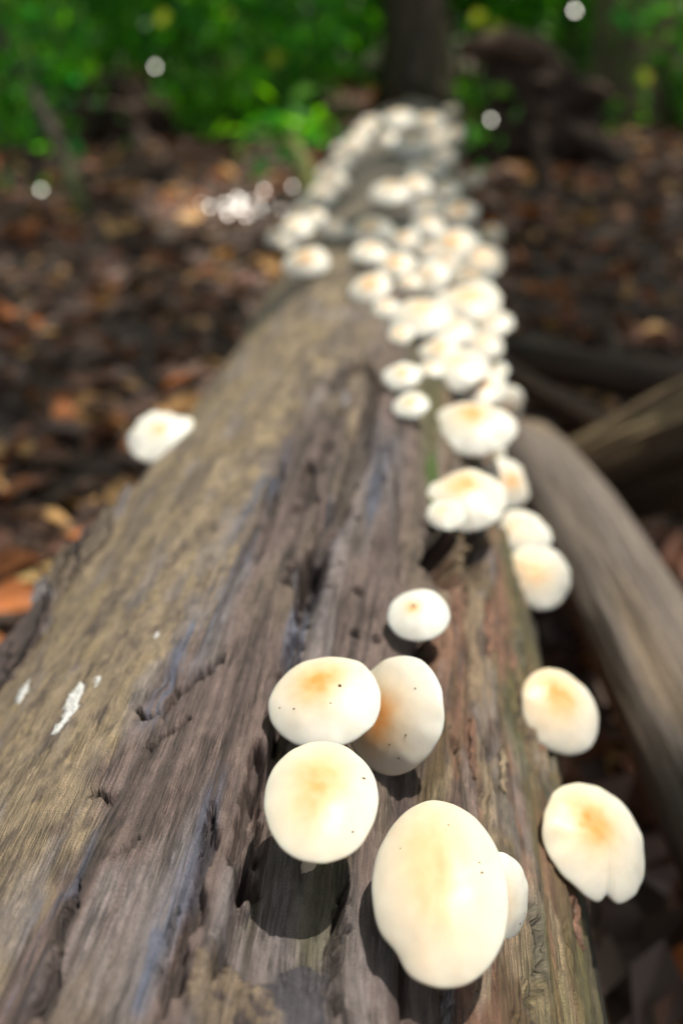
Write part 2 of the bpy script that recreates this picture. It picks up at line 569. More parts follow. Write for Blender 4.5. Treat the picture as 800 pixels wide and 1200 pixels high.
KW = .70                                       # camera values of the sunlit wood -> albedo
c_tan = srgb(158, 140, 114) * KW; c_tan2 = srgb(124, 109, 92) * KW; c_och = srgb(164, 144, 110) * KW
c_pur = srgb(124, 106, 100) * KW; c_pur2 = srgb(84, 70, 67) * KW; c_gry = srgb(142, 134, 134) * KW
c_blu = srgb(92, 102, 126) * KW; c_red = srgb(134, 98, 78) * KW; c_red2 = srgb(100, 80, 54) * KW
c_grn = srgb(96, 98, 50) * KW; c_drk = srgb(44, 36, 32) * KW
lowf = fbm(Sw * 28, Y * 6, 70, 3)
midf = fbm(Sw * 90, Y * 12, 71, 3)
C_t = mixc(np.broadcast_to(c_tan, (*S.shape, 3)), c_tan2, sst(-.2, .5, midf))
C_t = mixc(C_t, c_och, sst(.0, .5, fbm(Sw * 70, Y * 30, 76, 4, .6)) * .8)
C_t = mixc(C_t, c_pur2, sst(.1, .6, fbm(Sw * 240, Y * 90, 77, 3, .6)) * .6)
C_t = mixc(C_t, c_gry, sst(.15, .5, fbm(Sw * 60, Y * 18, 72, 4, .6)) * .5)
C_p = mixc(np.broadcast_to(c_pur, (*S.shape, 3)), c_pur2, sst(-.1, .55, fib_c))
C_p = mixc(C_p, c_gry, sst(.0, .5, fbm(Sw * 50, Y * 5, 73, 3)) * .7)
C_p = mixc(C_p, c_pur2, sst(.05, .5, fib_f) * .6)
C_p = mixc(C_p, c_drk, sst(.25, .6, fbm(Sw * 170, Y * 7, 79, 3)) * .55)
C_p = mixc(C_p, c_tan2, sst(.1, .5, fbm(Sw * 34, Y * 7, 74, 3)) * .6)
C_r = mixc(np.broadcast_to(c_red, (*S.shape, 3)), c_red2, sst(-.25, .35, fib_c))
C_r = mixc(C_r, c_tan, sst(.15, .5, fbm(Sw * 110, Y * 14, 75, 3)) * .7)
C_r = mixc(C_r, c_pur2, sst(.0, .4, fbm(Sw * 100, Y * 26, 78, 4, .6)) * .75)
C_r = mixc(C_r, c_gry, sst(.2, .5, fbm(Sw * 120, Y * 18, 69, 3)) * .5)
CC = mixc(C_p, C_t, tan)
CC = mixc(CC, C_r, ridge)


def streak(pts, wdt, colr, amt, seed):
    global CC
    pl = poly(pts)
    i0, i1 = np.searchsorted(yr, [pl[:, 1].min() - .05, pl[:, 1].max() + .05])
    s_ = Sw[i0:i1]; y_ = Y[i0:i1]
    d, _, t = pdist(s_ + .004 * fbm(s_ * 120, y_ * 12, seed, 3), y_, pl)
    g = (1 - sst(wdt * .2, wdt * 1.3, d)) * sst(0, .15, t) * sst(1, .85, t) * sst(-.35, .35, fbm(s_ * 260, y_ * 16, seed + 1, 4, .6)) * amt
    CC[i0:i1] = mixc(CC[i0:i1], colr, g)


streak([(330, 500), (300, 580), (262, 680), (218, 760), (196, 818), (170, 870)], .011, c_blu, .85, 80)
streak([(392, 570), (382, 640), (366, 720), (340, 790)], .007, c_blu, .8, 81)
streak([(255, 880), (242, 960), (215, 1050), (180, 1150)], .006, c_blu, .75, 82)
streak([(182, 1080), (176, 1140), (165, 1199)], .004, c_blu, .8, 83)
streak([(70, 1040), (40, 1120), (15, 1199)], .007, c_blu, .6, 84)
streak([(130, 960), (105, 1030), (85, 1060)], .003, c_blu, .5, 85)
streak([(445, 480), (448, 520), (440, 580), (425, 640)], .010, c_blu, .6, 86)
streak([(300, 640), (262, 740), (240, 790)], .010, c_gry, .6, 87)
streak([(150, 1000), (115, 1100), (90, 1199)], .012, c_gry, .55, 88)
streak([(350, 870), (330, 920), (320, 990)], .008, c_drk, .5, 89)
streak([(545, 800), (560, 900), (600, 1080)], .007, c_tan, .7, 90)
streak([(520, 720), (520, 800), (530, 880)], .006, srgb(150, 112, 92) * KW, .8, 91)
streak([(600, 980), (640, 1100), (665, 1199)], .006, srgb(160, 128, 108) * KW, .8, 92)
streak([(430, 1040), (425, 1110), (440, 1199)], .008, c_gry, .6, 93)
# green algae film: right shoulder, mid log, trough floor
gm = sst(.13, .19, S + .05 * midf) * .7
gm = np.maximum(gm, .8 * np.exp(-(((S - px2log(500, 520)[0]) / .022) ** 2)) * sst(.55, .75, Y) * sst(1.5, 1.0, Y) * sst(-.3, .3, lowf))
gm = np.maximum(gm, .25 * sst(-.07, -.16, S) * sst(.6, 1.1, Y) * sst(-.4, .3, lowf))
gm = np.maximum(gm, .6 * trough * sst(.0, .4, lowf))
CC = mixc(CC, c_grn, gm * .8)
# far part of the log is greyer
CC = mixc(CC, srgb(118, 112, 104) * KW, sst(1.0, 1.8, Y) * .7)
# dark rotten bark left on the flanks and underside
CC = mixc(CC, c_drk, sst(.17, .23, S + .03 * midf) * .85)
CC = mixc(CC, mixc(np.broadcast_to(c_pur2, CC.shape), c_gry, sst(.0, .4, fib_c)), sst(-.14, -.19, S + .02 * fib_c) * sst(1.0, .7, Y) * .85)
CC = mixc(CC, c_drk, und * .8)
CC = mixc(CC, c_drk, np.clip(dark * .6, 0, 1))       # black rot in the cracks, with their shade painted in
CC = mixc(CC, mixc(np.broadcast_to(srgb(150, 130, 104) * KW, CC.shape), c_pur2, sst(.15, .45, fbm(S * 140, Y * 130, 35, 3))), mud * .7)
CC = mixc(CC, srgb(58, 60, 72) * KW, rot_ * .7)
CC = CC * (1 + .2 * gran[..., None])
CC = np.clip(CC, .004, .9)

nr, nc = TH.shape
faces = grid_faces(nr, nc)
# close the ends
V = np.concatenate([V, [[float(log_axis(yr[0])[0]), yr[0], float(log_axis(yr[0])[1])], [float(log_axis(yr[-1])[0]), yr[-1], float(log_axis(yr[-1])[1])]]])
j = np.arange(nc); j2 = (j + 1) % nc
tri = np.concatenate([np.stack([j2, j, np.full(nc, nr * nc)], 1), np.stack([(nr - 1) * nc + j, (nr - 1) * nc + j2, np.full(nc, nr * nc + 1)], 1)])
faces = faces[:, ::-1]
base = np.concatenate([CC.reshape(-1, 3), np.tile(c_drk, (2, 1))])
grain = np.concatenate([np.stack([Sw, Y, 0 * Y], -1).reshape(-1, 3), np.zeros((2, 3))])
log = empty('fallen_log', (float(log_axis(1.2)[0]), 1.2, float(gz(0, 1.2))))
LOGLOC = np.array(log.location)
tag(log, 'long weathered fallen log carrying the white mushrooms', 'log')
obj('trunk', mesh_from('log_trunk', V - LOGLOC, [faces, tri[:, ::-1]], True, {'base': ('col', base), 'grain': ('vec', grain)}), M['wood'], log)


def hfield(s, y):
    """relief of the finished log at (s, Y)"""
    i = int(np.clip(np.searchsorted(yr, y), 0, nr - 1)); k = int(np.clip(np.searchsorted(th[:560], s / RN), 0, 559))
    return h[i, k]


def surf_pt(s, y, off=0.0):
    a = s / RN
    cx_, cz_, R = (float(v) for v in log_axis(y))
    r = R + hfield(s, y) + off
    return np.array([cx_ + r * math.sin(a), y, cz_ + r * math.cos(a)]), np.array([math.sin(a), 0, math.cos(a)])


def flat_patch(name, outline, thick, mat, seed, rough=.0006, n=26):
    """a thin crust lying on the log inside a pixel outline"""
    pl = poly(outline)
    lo = pl.min(0); hi = pl.max(0)
    gs, gy_ = np.meshgrid(np.linspace(lo[0], hi[0], n), np.linspace(lo[1], hi[1], int(n * 1.6)))
    q = np.concatenate([pl, pl[:1]])
    ins = np.zeros(gs.shape, bool)
    for k in range(len(pl)):
        a, b = q[k], q[k + 1]
        c = ((a[1] > gy_) != (b[1] > gy_)) & (gs < (b[0] - a[0]) * (gy_ - a[1]) / (b[1] - a[1] + 1e-12) + a[0])
        ins ^= c
    d, _, _ = pdist(gs, gy_, q)
    sd = np.where(ins, d, -d) + (.0022 if thick < .002 else .006) * fbm(gs * (400 if thick < .002 else 150), gy_ * 160, seed, 4, .6)
    up = thick * sst(0, .0025, sd) * (1 + .5 * fbm(gs * 500, gy_ * 500, seed + 2, 3)) + rough * fbm(gs * 700, gy_ * 700, seed + 4, 2)
    Vp = []
    for r in range(gs.shape[0]):
        for c in range(gs.shape[1]):
            p, _ = surf_pt(gs[r, c], gy_[r, c], up[r, c] if sd[r, c] > 0 else -.004)
            Vp.append(p)
    f = grid_faces(*gs.shape, False)
    keep = (sd.ravel()[f] > -.001).any(1)
    return obj(name, mesh_from(name, np.array(Vp) - LOGLOC, f[keep], True), mat, log)


o = flat_patch('lichen_patch', [(62, 866), (74, 842), (86, 815), (98, 800), (103, 806), (96, 832), (82, 850), (70, 862)], .0009, M['lichen'], 5)
o['label'] = 'white flaky lichen patch on the dusty side of the log'
flat_patch('lichen_patch', [(110, 806), (113, 797), (119, 793), (118, 802), (112, 810)], .0006, M['lichen'], 6, n=12)
flat_patch('lichen_patch', [(20, 827), (30, 808), (40, 800), (38, 812), (26, 828)], .0007, M['lichen'], 7, n=14)
flat_patch('lichen_patch', [(180, 750), (185, 744), (189, 746), (184, 752)], .0006, M['lichen'], 8, n=10)
flat_patch('moss_patch', [(496, 540), (506, 528), (514, 560), (508, 600), (499, 590)], .0012, M['moss'], 15, .0008, 14)

# splinters and bark flakes -------------------------------------------
def flake(s, y, length, width, lift, ang, seed, mat, name='bark_flake', colr=c_drk):
    r = np.random.default_rng(seed)
    n, m = 14, 6
    u = np.linspace(-1, 1, n); v = np.linspace(-1, 1, m)
    U, W = np.meshgrid(u, v, indexing='ij')
    wd = width * (1 - .75 * np.abs(U) ** 2.2) * (1 + .35 * vn(U * 3, U * 0 + seed, seed))
    ss = s + W * wd * .5 + min(.003, width * .25) * vn(U * 4, W * 0 + seed, seed + 2)
    yy = y + U * length * .5 + W * width * .3 * math.tan(ang)
    off = lift * (.25 + .75 * sst(-.6, 1, U)) + .0015 * vn(U * 5, W * 3 + seed, seed + 3)
    top = np.array([surf_pt(a, b, c)[0] for a, b, c in zip(ss.ravel(), yy.ravel(), off.ravel())])
    nrm = np.array([surf_pt(a, b, 0)[1] for a, b in zip(ss.ravel(), yy.ravel())])
    bot = top - nrm * (.0022 + .001 * r.random())
    Vf = np.concatenate([top, bot]) - LOGLOC
    f = grid_faces(n, m, False)
    N = n * m
    ring = np.concatenate([np.arange(m), np.arange(1, n) * m + m - 1, (n - 1) * m + np.arange(m - 2, -1, -1), np.arange(n - 2, 0, -1) * m])
    r2 = np.roll(ring, -1)
    sidef = np.stack([ring, r2, r2 + N, ring + N], 1)
    bs = np.tile(colr, (2 * N, 1)) * (1 + .3 * r.standard_normal((2 * N, 1))).clip(.4, 1.8)
    g = np.concatenate([np.stack([ss, yy, 0 * yy], -1).reshape(-1, 3)] * 2)
    return obj(name, mesh_from(name, Vf, [f, f[:, ::-1] + N, sidef], True, {'base': ('col', bs), 'grain': ('vec', g)}), mat, log)


k = 0
for (px, py, ln, wd, lf) in [(20, 760, .10, .03, .012), (48, 728, .08, .024, .014), (74, 700, .09, .02, .010), (104, 668, .08, .022, .012), (60, 735, .07, .03, .006),
                             (130, 640, .07, .018, .010), (28, 790, .09, .02, .005), (150, 606, .06, .015, .008), (88, 700, .06, .02, .016), (8, 800, .06, .02, .010)]:
    q = px2log(px, py)
    flake(q[0], q[1], ln, wd, lf, rng.uniform(-.4, .4), 100 + k, M['wood'], 'bark_flake', (c_pur2, c_gry, c_tan2)[k % 3])
    k += 1
for (px, py, ln, wd, lf, cl) in [(300, 930, .05, .003, .003, c_pur), (330, 850, .03, .003, .003, c_tan), (412, 500, .05, .006, .003, c_tan),
                                 (405, 470, .03, .006, .003, c_gry), (347, 672, .025, .006, .005, c_gry), (535, 1180, .02, .002, .003, c_gry), (585, 905, .03, .003, .002, c_tan),
                                 (550, 880, .04, .004, .002, c_red), (625, 860, .05, .004, .003, c_red), (600, 800, .05, .005, .003, c_red), (570, 740, .06, .006, .004, c_red),
                                 (660, 1060, .05, .005, .003, c_red), (395, 615, .04, .004, .003, c_pur), (375, 600, .05, .005, .004, c_pur)]:
    q = px2log(px, py)
    flake(q[0], q[1], ln, wd, lf, rng.uniform(-.2, .2), 200 + k, M['wood'], 'splinter', cl)
    k += 1


# ------------------------------------------------------------------ mushrooms
def cap_mesh(name, rx, ry, hgt, seed, na=72, nr_=20, wav=.035, notch=None, centre=(0, 0), orange=.6, spread=.30, elong=1.0, droop=.5):
    """convex cap: top surface, rim and underside; local +Z is the cap's normal"""
    r = np.random.default_rng(seed)
    a = np.linspace(0, 2 * math.pi, na, endpoint=False)
    rho = 1 + wav * (.8 * np.cos(2 * a + r.uniform(0, 6)) + .7 * np.cos(3 * a + r.uniform(0, 6)) + .45 * np.cos(5 * a + r.uniform(0, 6)) + .2 * np.cos(9 * a + r.uniform(0, 6)) + .16 * np.cos(17 * a + r.uniform(0, 6)))
    if notch is not None:
        for (ang, dep, wd) in notch:
            dd = (a - ang + math.pi) % (2 * math.pi) - math.pi
            rho = rho - dep * np.exp(-(dd / wd) ** 2)
    t = np.sin(np.linspace(0, 1, nr_) * math.pi / 2)
    T, A = np.meshgrid(t, a, indexing='ij')
    rim = 1 + 0 * T
    X = T * rho[None, :] * np.cos(A) * rx
    Yv = T * rho[None, :] * np.sin(A) * ry
    Z = hgt * ((1 - T ** 2.0) * .78 + .22 * np.sqrt(np.clip(1 - T ** 4, 0, 1)))
    Z = Z + hgt * .05 * fbm(X / rx * 1.6 + seed, Yv / rx * 1.6, seed, 2) * (1 - T * .3)
    Z = Z - hgt * .05 * np.exp(-(((X / rx - centre[0]) ** 2 + (Yv / ry - centre[1]) ** 2) / .02))
    Z = Z + hgt * .18 * sst(.6, 1, T) * wav / .035 * (.5 * np.cos(3 * A + seed) + .4 * np.cos(5 * A + 2 * seed) + .25 * np.cos(11 * A + seed))
    # rim lip, then underside
    lip = hgt * .10
    rows = [np.stack([X, Yv, Z], -1)]
    e = rows[0][-1]
    rows.append((e * [1.004, 1.004, 1] - [0, 0, lip * .45])[None])
    rows.append((e * [.992, .992, 1] - [0, 0, lip])[None])
    for q in (.90, .6, .25):
        inner = e * [q, q, 1]
        inner = inner + np.array([0, 0, 1.]) * (hgt * .42 * (1 - q) - lip * .9)
        rows.append(inner[None])
    V = np.concatenate(rows, 0)
    nrw = V.shape[0]
    Vf = V.reshape(-1, 3)
    F = grid_faces(nrw, na)
    # colours
    xx = V[..., 0] / rx - centre[0]; yy = (V[..., 1] / ry - centre[1]) / elong
    rr = np.hypot(xx, yy) + .09 * fbm(V[..., 0] / rx * 2.5 + seed, V[..., 1] / ry * 2.5, seed + 5, 3)
    white = np.array([.62, .61, .55]); cream = np.array([.64, .46, .24]); org = np.array([.68, .25, .04])
    cc = mixc(np.broadcast_to(white, (*rr.shape, 3)), cream, np.exp(-(rr / (spread * 1.8)) ** 2) * min(1, .5 + orange * .6))
    cc = mixc(cc, org, np.exp(-(rr / (spread * .85)) ** 2) * orange * .85 * (1 + .4 * fbm(V[..., 0] / rx * 7, V[..., 1] / ry * 7, seed + 8, 2)).clip(.3, 1.3))
    cc[nr_ + 2:] = np.array([.72, .65, .50])
    ctr = Vf[:na].mean(0)
    return mesh_from(name, Vf, F, True, {'base': ('col', cc.reshape(-1, 3).clip(0, .9))})


def gill_mesh(name, rx, ry, hgt, n=48):
    """lamellae: thin blades under the cap"""
    V = []; F = []
    for k in range(n):
        a = 2 * math.pi * k / n
        r0 = .16 if k % 2 == 0 else .45
        ca, sa = math.cos(a), math.sin(a)
        w_ = .006
        for sgn in (-1, 1):
            for q, zz in ((r0, .30), (.93, -.02), (.90, -.10), (r0, .05)):
                V.append((q * ca * rx - sgn * w_ * sa * rx, q * sa * ry + sgn * w_ * ca * ry, hgt * zz))
        b = k * 8
        F += [(b, b + 1, b + 2, b + 3), (b + 7, b + 6, b + 5, b + 4), (b + 3, b + 2, b + 6, b + 7)]
    return mesh_from(name, np.array(V), np.array(F), False)


def basis_from(n, xhint):
    n = n / np.linalg.norm(n)
    x = xhint - n * (xhint @ n); x /= np.linalg.norm(x)
    y = np.cross(n, x)
    return x, y, n


from mathutils import Matrix
MUSH = []


def mushroom(cx, cy, a, b, rot=0.0, label='', group=None, stand=.62, seed=0, hi=False, flip=False, cat='mushroom',
             depth=None, elong=1.0, specks=(), mesh_cache=None, lean=None, near=1.0, **kw):
    """cap centre (cx,cy), half axes a,b in photo pixels, rot = degrees of the major axis (counter-clockwise)
    depth comes from the log that it grows on: the cap stands one stem length off the surface"""
    d = pix_dir(cx, cy); dn = d / np.linalg.norm(d)
    P = CAM + TT[:, None] * d            # TT is camera depth
    rad = a / FPX * TT
    D = log_dist(P) - stand * 2 * rad
    kk = np.where(D < 0)[0]
    i = kk[0] if len(kk) else int(np.argmin(log_dist(P) / TT))
    if depth is not None: i = int(np.argmin(abs(TT - depth)))
    i = int(np.argmin(abs(TT - TT[i] * near)))
    ctr = P[i]; dep = TT[i]; rad = a / FPX * dep
    # cap normal from the ellipse's aspect
    tilt = math.acos(min(1, max(.25, b / a / 1.04)))
    e1 = c_r * math.cos(R_(rot)) + c_u * math.sin(R_(rot))     # major axis in the image
    e2 = -c_r * math.sin(R_(rot)) + c_u * math.cos(R_(rot))
    if flip: e2 = -e2
    n = -dn * math.cos(tilt) + (e2 - dn * (e2 @ dn)) * math.sin(tilt)
    if lean is not None: n = n + np.array(lean)
    x, y, n = basis_from(n, e1)
    rx, ry = rad, rad * elong
    hgt = rad * kw.pop('dome', .34)
    # stem
    base_off = ctr - n * stand * 2 * rad
    cx_, cz_, R = (float(v) for v in log_axis(base_off[1]))
    ang = math.atan2(base_off[0] - cx_, base_off[2] - cz_)
    ang = float(np.clip(ang, -1.35, 1.36))
    sb = ang * RN
    bp, bn = surf_pt(sb, base_off[1], -.004)
    root = empty('mushroom', bp)
    tag(root, label, cat, group)
    Mx = Matrix(((x[0], y[0], n[0], 0), (x[1], y[1], n[1], 0), (x[2], y[2], n[2], 0), (0, 0, 0, 1)))
    loc = ctr - bp - n * hgt * .5
    mat4 = Matrix.Translation(Vector(loc)) @ Mx
    if mesh_cache is not None:
        cm, gm_, r0 = mesh_cache
        mat4 = mat4 @ Matrix.Diagonal((rad / r0, rad / r0, rad / r0, 1))
    else:
        cm = cap_mesh('cap_mesh', rx, ry, hgt, seed, na=110 if hi else 48, nr_=26 if hi else 12, elong=max(1, elong), **kw)
        gm_ = gill_mesh('gill_mesh', rx, ry, hgt, 60 if hi else 32)
    co = obj('cap', cm, M['cap'], root); co.matrix_local = mat4
    go = obj('gills', gm_, M['gill'], root); go.matrix_local = mat4
    # stem: leaves along the wood's outward normal, bends into the cap
    p3 = loc + n * hgt * .12
    L = np.linalg.norm(p3)
    p1 = bn * L * .35; p2 = p3 - n * L * .4
    t = np.linspace(0, 1, 12)[:, None]
    cv = (1 - t) ** 3 * 0 + 3 * (1 - t) ** 2 * t * p1 + 3 * (1 - t) * t * t * p2 + t ** 3 * p3
    cv = cv + np.zeros(3)
    rs = rad * np.interp(t[:, 0], [0, .12, .7, 1], [.17, .13, .11, .14])
    v, f, tr = tube(cv, rs, 12, .1, seed)
    obj('stem', mesh_from('stem_mesh', v, [f, tr], True), M['stem'], root)
    for (sx, sy, sr) in specks:           # dirt on the cap: offsets in cap radii
        r2 = sx * sx + sy * sy
        zz = hgt * ((1 - r2) * .78 + .22 * math.sqrt(max(0, 1 - r2 * r2))) + hgt * .04
        aa = np.linspace(0, 2 * math.pi, 8, endpoint=False)
        rr_ = sr * rad * (1 + .4 * np.cos(2 * aa + sx * 9))
        ring0 = np.stack([sx * rx + rr_ * np.cos(aa), sy * ry + .55 * rr_ * np.sin(aa), np.full(8, zz - .0006)], 1)
        ring1 = ring0 * [1, 1, 1] + 0
        ring1[:, :2] = (ring0[:, :2] - [sx * rx, sy * ry]) * .6 + [sx * rx, sy * ry]
        ring1[:, 2] = zz + sr * rad * .35
        sv = np.concatenate([ring0, ring1, [[sx * rx, sy * ry, zz + sr * rad * .45]]])
        j_ = np.arange(8); jj = (j_ + 1) % 8
        obj('dirt_speck', mesh_from('speck', sv, [np.stack([j_, jj, jj + 8, j_ + 8], 1), np.stack([j_ + 8, jj + 8, np.full(8, 16)], 1)]), M['speck'], co)
    MUSH.append((root, ctr, rad))
    return root


mushroom(379, 815, 66, 55, 14, 'round cream cap resting on the shoulder of its two overlapping neighbours', None, .42, 11, True, centre=(-.03, .22), orange=1.0, spread=.38, wav=.016,
         specks=((.32, .02, .045), (-.55, -.2, .02), (.1, -.3, .014), (-.8, -.05, .02)))
mushroom(455, 836, 70, 56, 76, 'cream cap with a deep orange centre half hidden behind a rounder cap', None, .26, 12, True, flip=False, centre=(-.10, .14), orange=1.2, spread=.42, wav=.016,
         specks=((.55, -.4, .016), (-.2, -.55, .018), (-.45, -.3, .016), (-.6, -.5, .014)))
mushroom(376, 929, 67, 55, 0, 'smooth white cap below its two overlapping neighbours over a black shadow', None, .60, 13, True, elong=1.28, centre=(-.05, .05), orange=.7, spread=.42, wav=.012,
         specks=((.75, .25, .03), (.55, -.6, .018)))
mushroom(515, 1033, 80, 72, 0, 'largest tall oval white mushroom with a pale yellow centre streak', None, .45, 14, True, elong=1.46, centre=(-.02, .10), orange=.5, spread=.44, wav=.009,
         notch=((R_(222), .07, .20),), specks=((.62, .05, .022), (.6, .16, .014), (-.55, .35, .012), (.2, .6, .012)), dome=.40)
mushroom(590, 1056, 54, 36, 78, 'small white cap tucked under the edge of the largest oval mushroom', None, .22, 15, True, flip=True, centre=(0, .3), orange=.3, spread=.3, wav=.02,
         specks=((-.5, -.5, .02), (-.3, -.65, .015)))
mushroom(490, 717, 37, 31, 4, 'small button mushroom standing alone on bare wood', None, .5, 16, True, centre=(-.12, .08), orange=.8, spread=.17, wav=.015, specks=((-.13, .14, .06),))
mushroom(661, 831, 53, 42, 118, 'round cream cap with an orange middle jutting from the right flank above a frilled cap', None, .3, 17, True, flip=True, centre=(.36, .06), orange=.9, spread=.46, wav=.014, near=.96)
mushroom(704, 981, 72, 54, 122, 'wavy edged cap with a notch and orange centre jutting from the right flank', None, .3, 18, True, flip=True, centre=(.30, .06), orange=1.0, spread=.40, wav=.022, near=.92,
         notch=((R_(134), .14, .10),))
mushroom(633, 673, 40, 36, 140, 'cream cap on the right flank in front of a half hidden paler one', None, .35, 19, True, flip=True, centre=(.28, .08), orange=.7, spread=.38)
mushroom(617, 621, 32, 25, 150, 'paler cap half hidden behind the cream cap on the right flank', None, .4, 20, True, flip=True, centre=(.28, .1), orange=.55, spread=.3)
mushroom(548, 580, 47, 36, -8, 'broad cream cap with orange top above the dark hollow in the log', None, .32, 21, True, centre=(-.1, .25), orange=.75, spread=.34)
mushroom(597, 565, 32, 24, 120, 'cap wedged behind the broad cream cap above the dark hollow', None, .3, 22, True, flip=True, orange=.6)
mushroom(523, 601, 23, 18, -10, 'small cap peeping out under the broad cream cap above the dark hollow', None, .35, 23, True, orange=.4)
mushroom(581, 534, 11, 9, 60, 'tiny white button between two tiers of caps', None, .6, 24, orange=.05)
mushroom(554, 496, 48, 33, 2, 'cream cap with orange top at the foot of the sunlit tier', None, .34, 25, True, centre=(.0, .2), orange=.75, spread=.3)
mushroom(592, 481, 30, 22, 60, 'pale cap leaning behind the cream cap at the foot of the sunlit tier', None, .34, 26, True, flip=True, orange=.3)
mushroom(481, 472, 22, 15, 6, 'lower of two small round caps beside the mossy streak', None, .5, 27, orange=.6, spread=.22)
mushroom(471, 438, 23, 16, 4, 'upper of two small round caps beside the mossy streak', None, .5, 28, orange=.7, spread=.22)
mushroom(359, 304, 27, 17, 8, 'lone cap with orange middle on the left shoulder of the log', None, .4, 29, orange=.9, spread=.3)
mushroom(392, 266, 15, 10, 0, 'small pale cap alone on the shaded back of the log', None, .4, 30, orange=.3)
mushroom(187, 508, 38, 31, 10, 'single white cap with a ragged lobe jutting from the left flank over dead leaves', None, .3, 31, True, centre=(0, .1), orange=.45, spread=.18, wav=.05,
         notch=((R_(150), .12, .2), (R_(35), -.12, .3)))

# prototypes for the many small caps further up the log
protos = []
for k in range(7):
    r0 = .03
    protos.append((cap_mesh('cap_mesh', r0, r0, r0 * .34, 300 + k, 40, 10, wav=.03 + .008 * k, orange=(.75, .3, .9, .5, .15, .6, .4)[k], spread=.3, centre=(.1 * math.cos(k), .1 * math.sin(2 * k))),
                   gill_mesh('gill_mesh', r0, r0, r0 * .34, 28), r0))
SUNLIT = [(502, 324, 25, 20, 20), (548, 350, 42, 22, 0), (492, 367, 38, 22, 8), (577, 377, 25, 15, 4), (565, 403, 24, 17, 0), (514, 409, 26, 18, 10), (540, 427, 36, 22, -4),
          (578, 437, 18, 13, 30), (562, 452, 32, 20, 0), (528, 384, 30, 16, 0), (505, 432, 16, 11, 0)]
for k, (x, y, a, b, r) in enumerate(SUNLIT):
    mushroom(x, y, a, b, r, 'dazzling white cap in the sunlit tier of overlapping caps on the log', 'sunlit tier of overlapping caps', .38, 40 + k, mesh_cache=protos[(4, 5, 1, 4, 1, 5, 4)[k % 7]])
MID = [(433, 334, 30, 19, 16), (451, 359, 19, 13, 10), (464, 307, 27, 16, 6), (433, 293, 27, 14, 2), (435, 266, 31, 16, 6), (473, 279, 24, 14, 0), (532, 283, 34, 22, 0), (572, 273, 20, 13, 0),
       (563, 303, 32, 22, -8), (500, 262, 24, 14, 0), (539, 246, 26, 15, 0), (505, 294, 22, 14, 0), (480, 330, 16, 12, 0), (552, 322, 30, 17, 0), (470, 390, 18, 12, 0), (520, 306, 22, 14, 5)]
for k, (x, y, a, b, r) in enumerate(MID):
    mushroom(x, y, a * .86, b * .86, r, 'shaded cream cap in the crowded band just beyond the sunlit tier', 'shaded caps beyond the sunlit tier', .36, 60 + k, mesh_cache=protos[(0, 1, 2, 1, 3, 5, 2, 0)[k % 8]])
FAR = [(482, 167, 31, 17, 0), (505, 140, 24, 11, 0), (468, 136, 28, 11, 0), (530, 155, 18, 11, 0), (500, 195, 29, 14, 0), (458, 222, 34, 17, 4), (487, 215, 26, 14, 0), (523, 221, 22, 13, 0),
       (552, 209, 17, 12, 0), (500, 240, 24, 13, 0), (520, 180, 18, 11, 0), (512, 160, 17, 9, 0), (455, 160, 16, 9, 0), (528, 128, 12, 7, 0)]
for k, (x, y, a, b, r) in enumerate(FAR):
    mushroom(x, y, a * .74, b * .74, r, 'dim pale cap crowded on top of the far end of the log', 'caps on the far end of the log', .34, 90 + k, mesh_cache=protos[(1, 3, 4, 5, 6)[k % 5]])
LEFT = [(323, 280, 17, 12, 20), (344, 268, 24, 17, 25), (352, 252, 22, 15, 25), (362, 240, 22, 15, 30), (373, 229, 20, 14, 30), (384, 213, 20, 13, 30), (391, 196, 18, 12, 30), (402, 183, 18, 12, 30),
        (411, 169, 16, 11, 30), (421, 155, 15, 10, 30), (431, 145, 14, 9, 20), (334, 284, 16, 10, 10), (378, 205, 14, 10, 40), (396, 176, 13, 9, 30), (366, 256, 15, 10, 20)]
for k, (x, y, a, b, r) in enumerate(LEFT):
    mushroom(x + 4, y - 3, a * .85, b * .85, r * .3, 'pale cap in the row along the left flank of the log', 'row of caps along the left flank', .55, 120 + k, mesh_cache=protos[(6, 4, 3, 6, 1)[k % 5]])


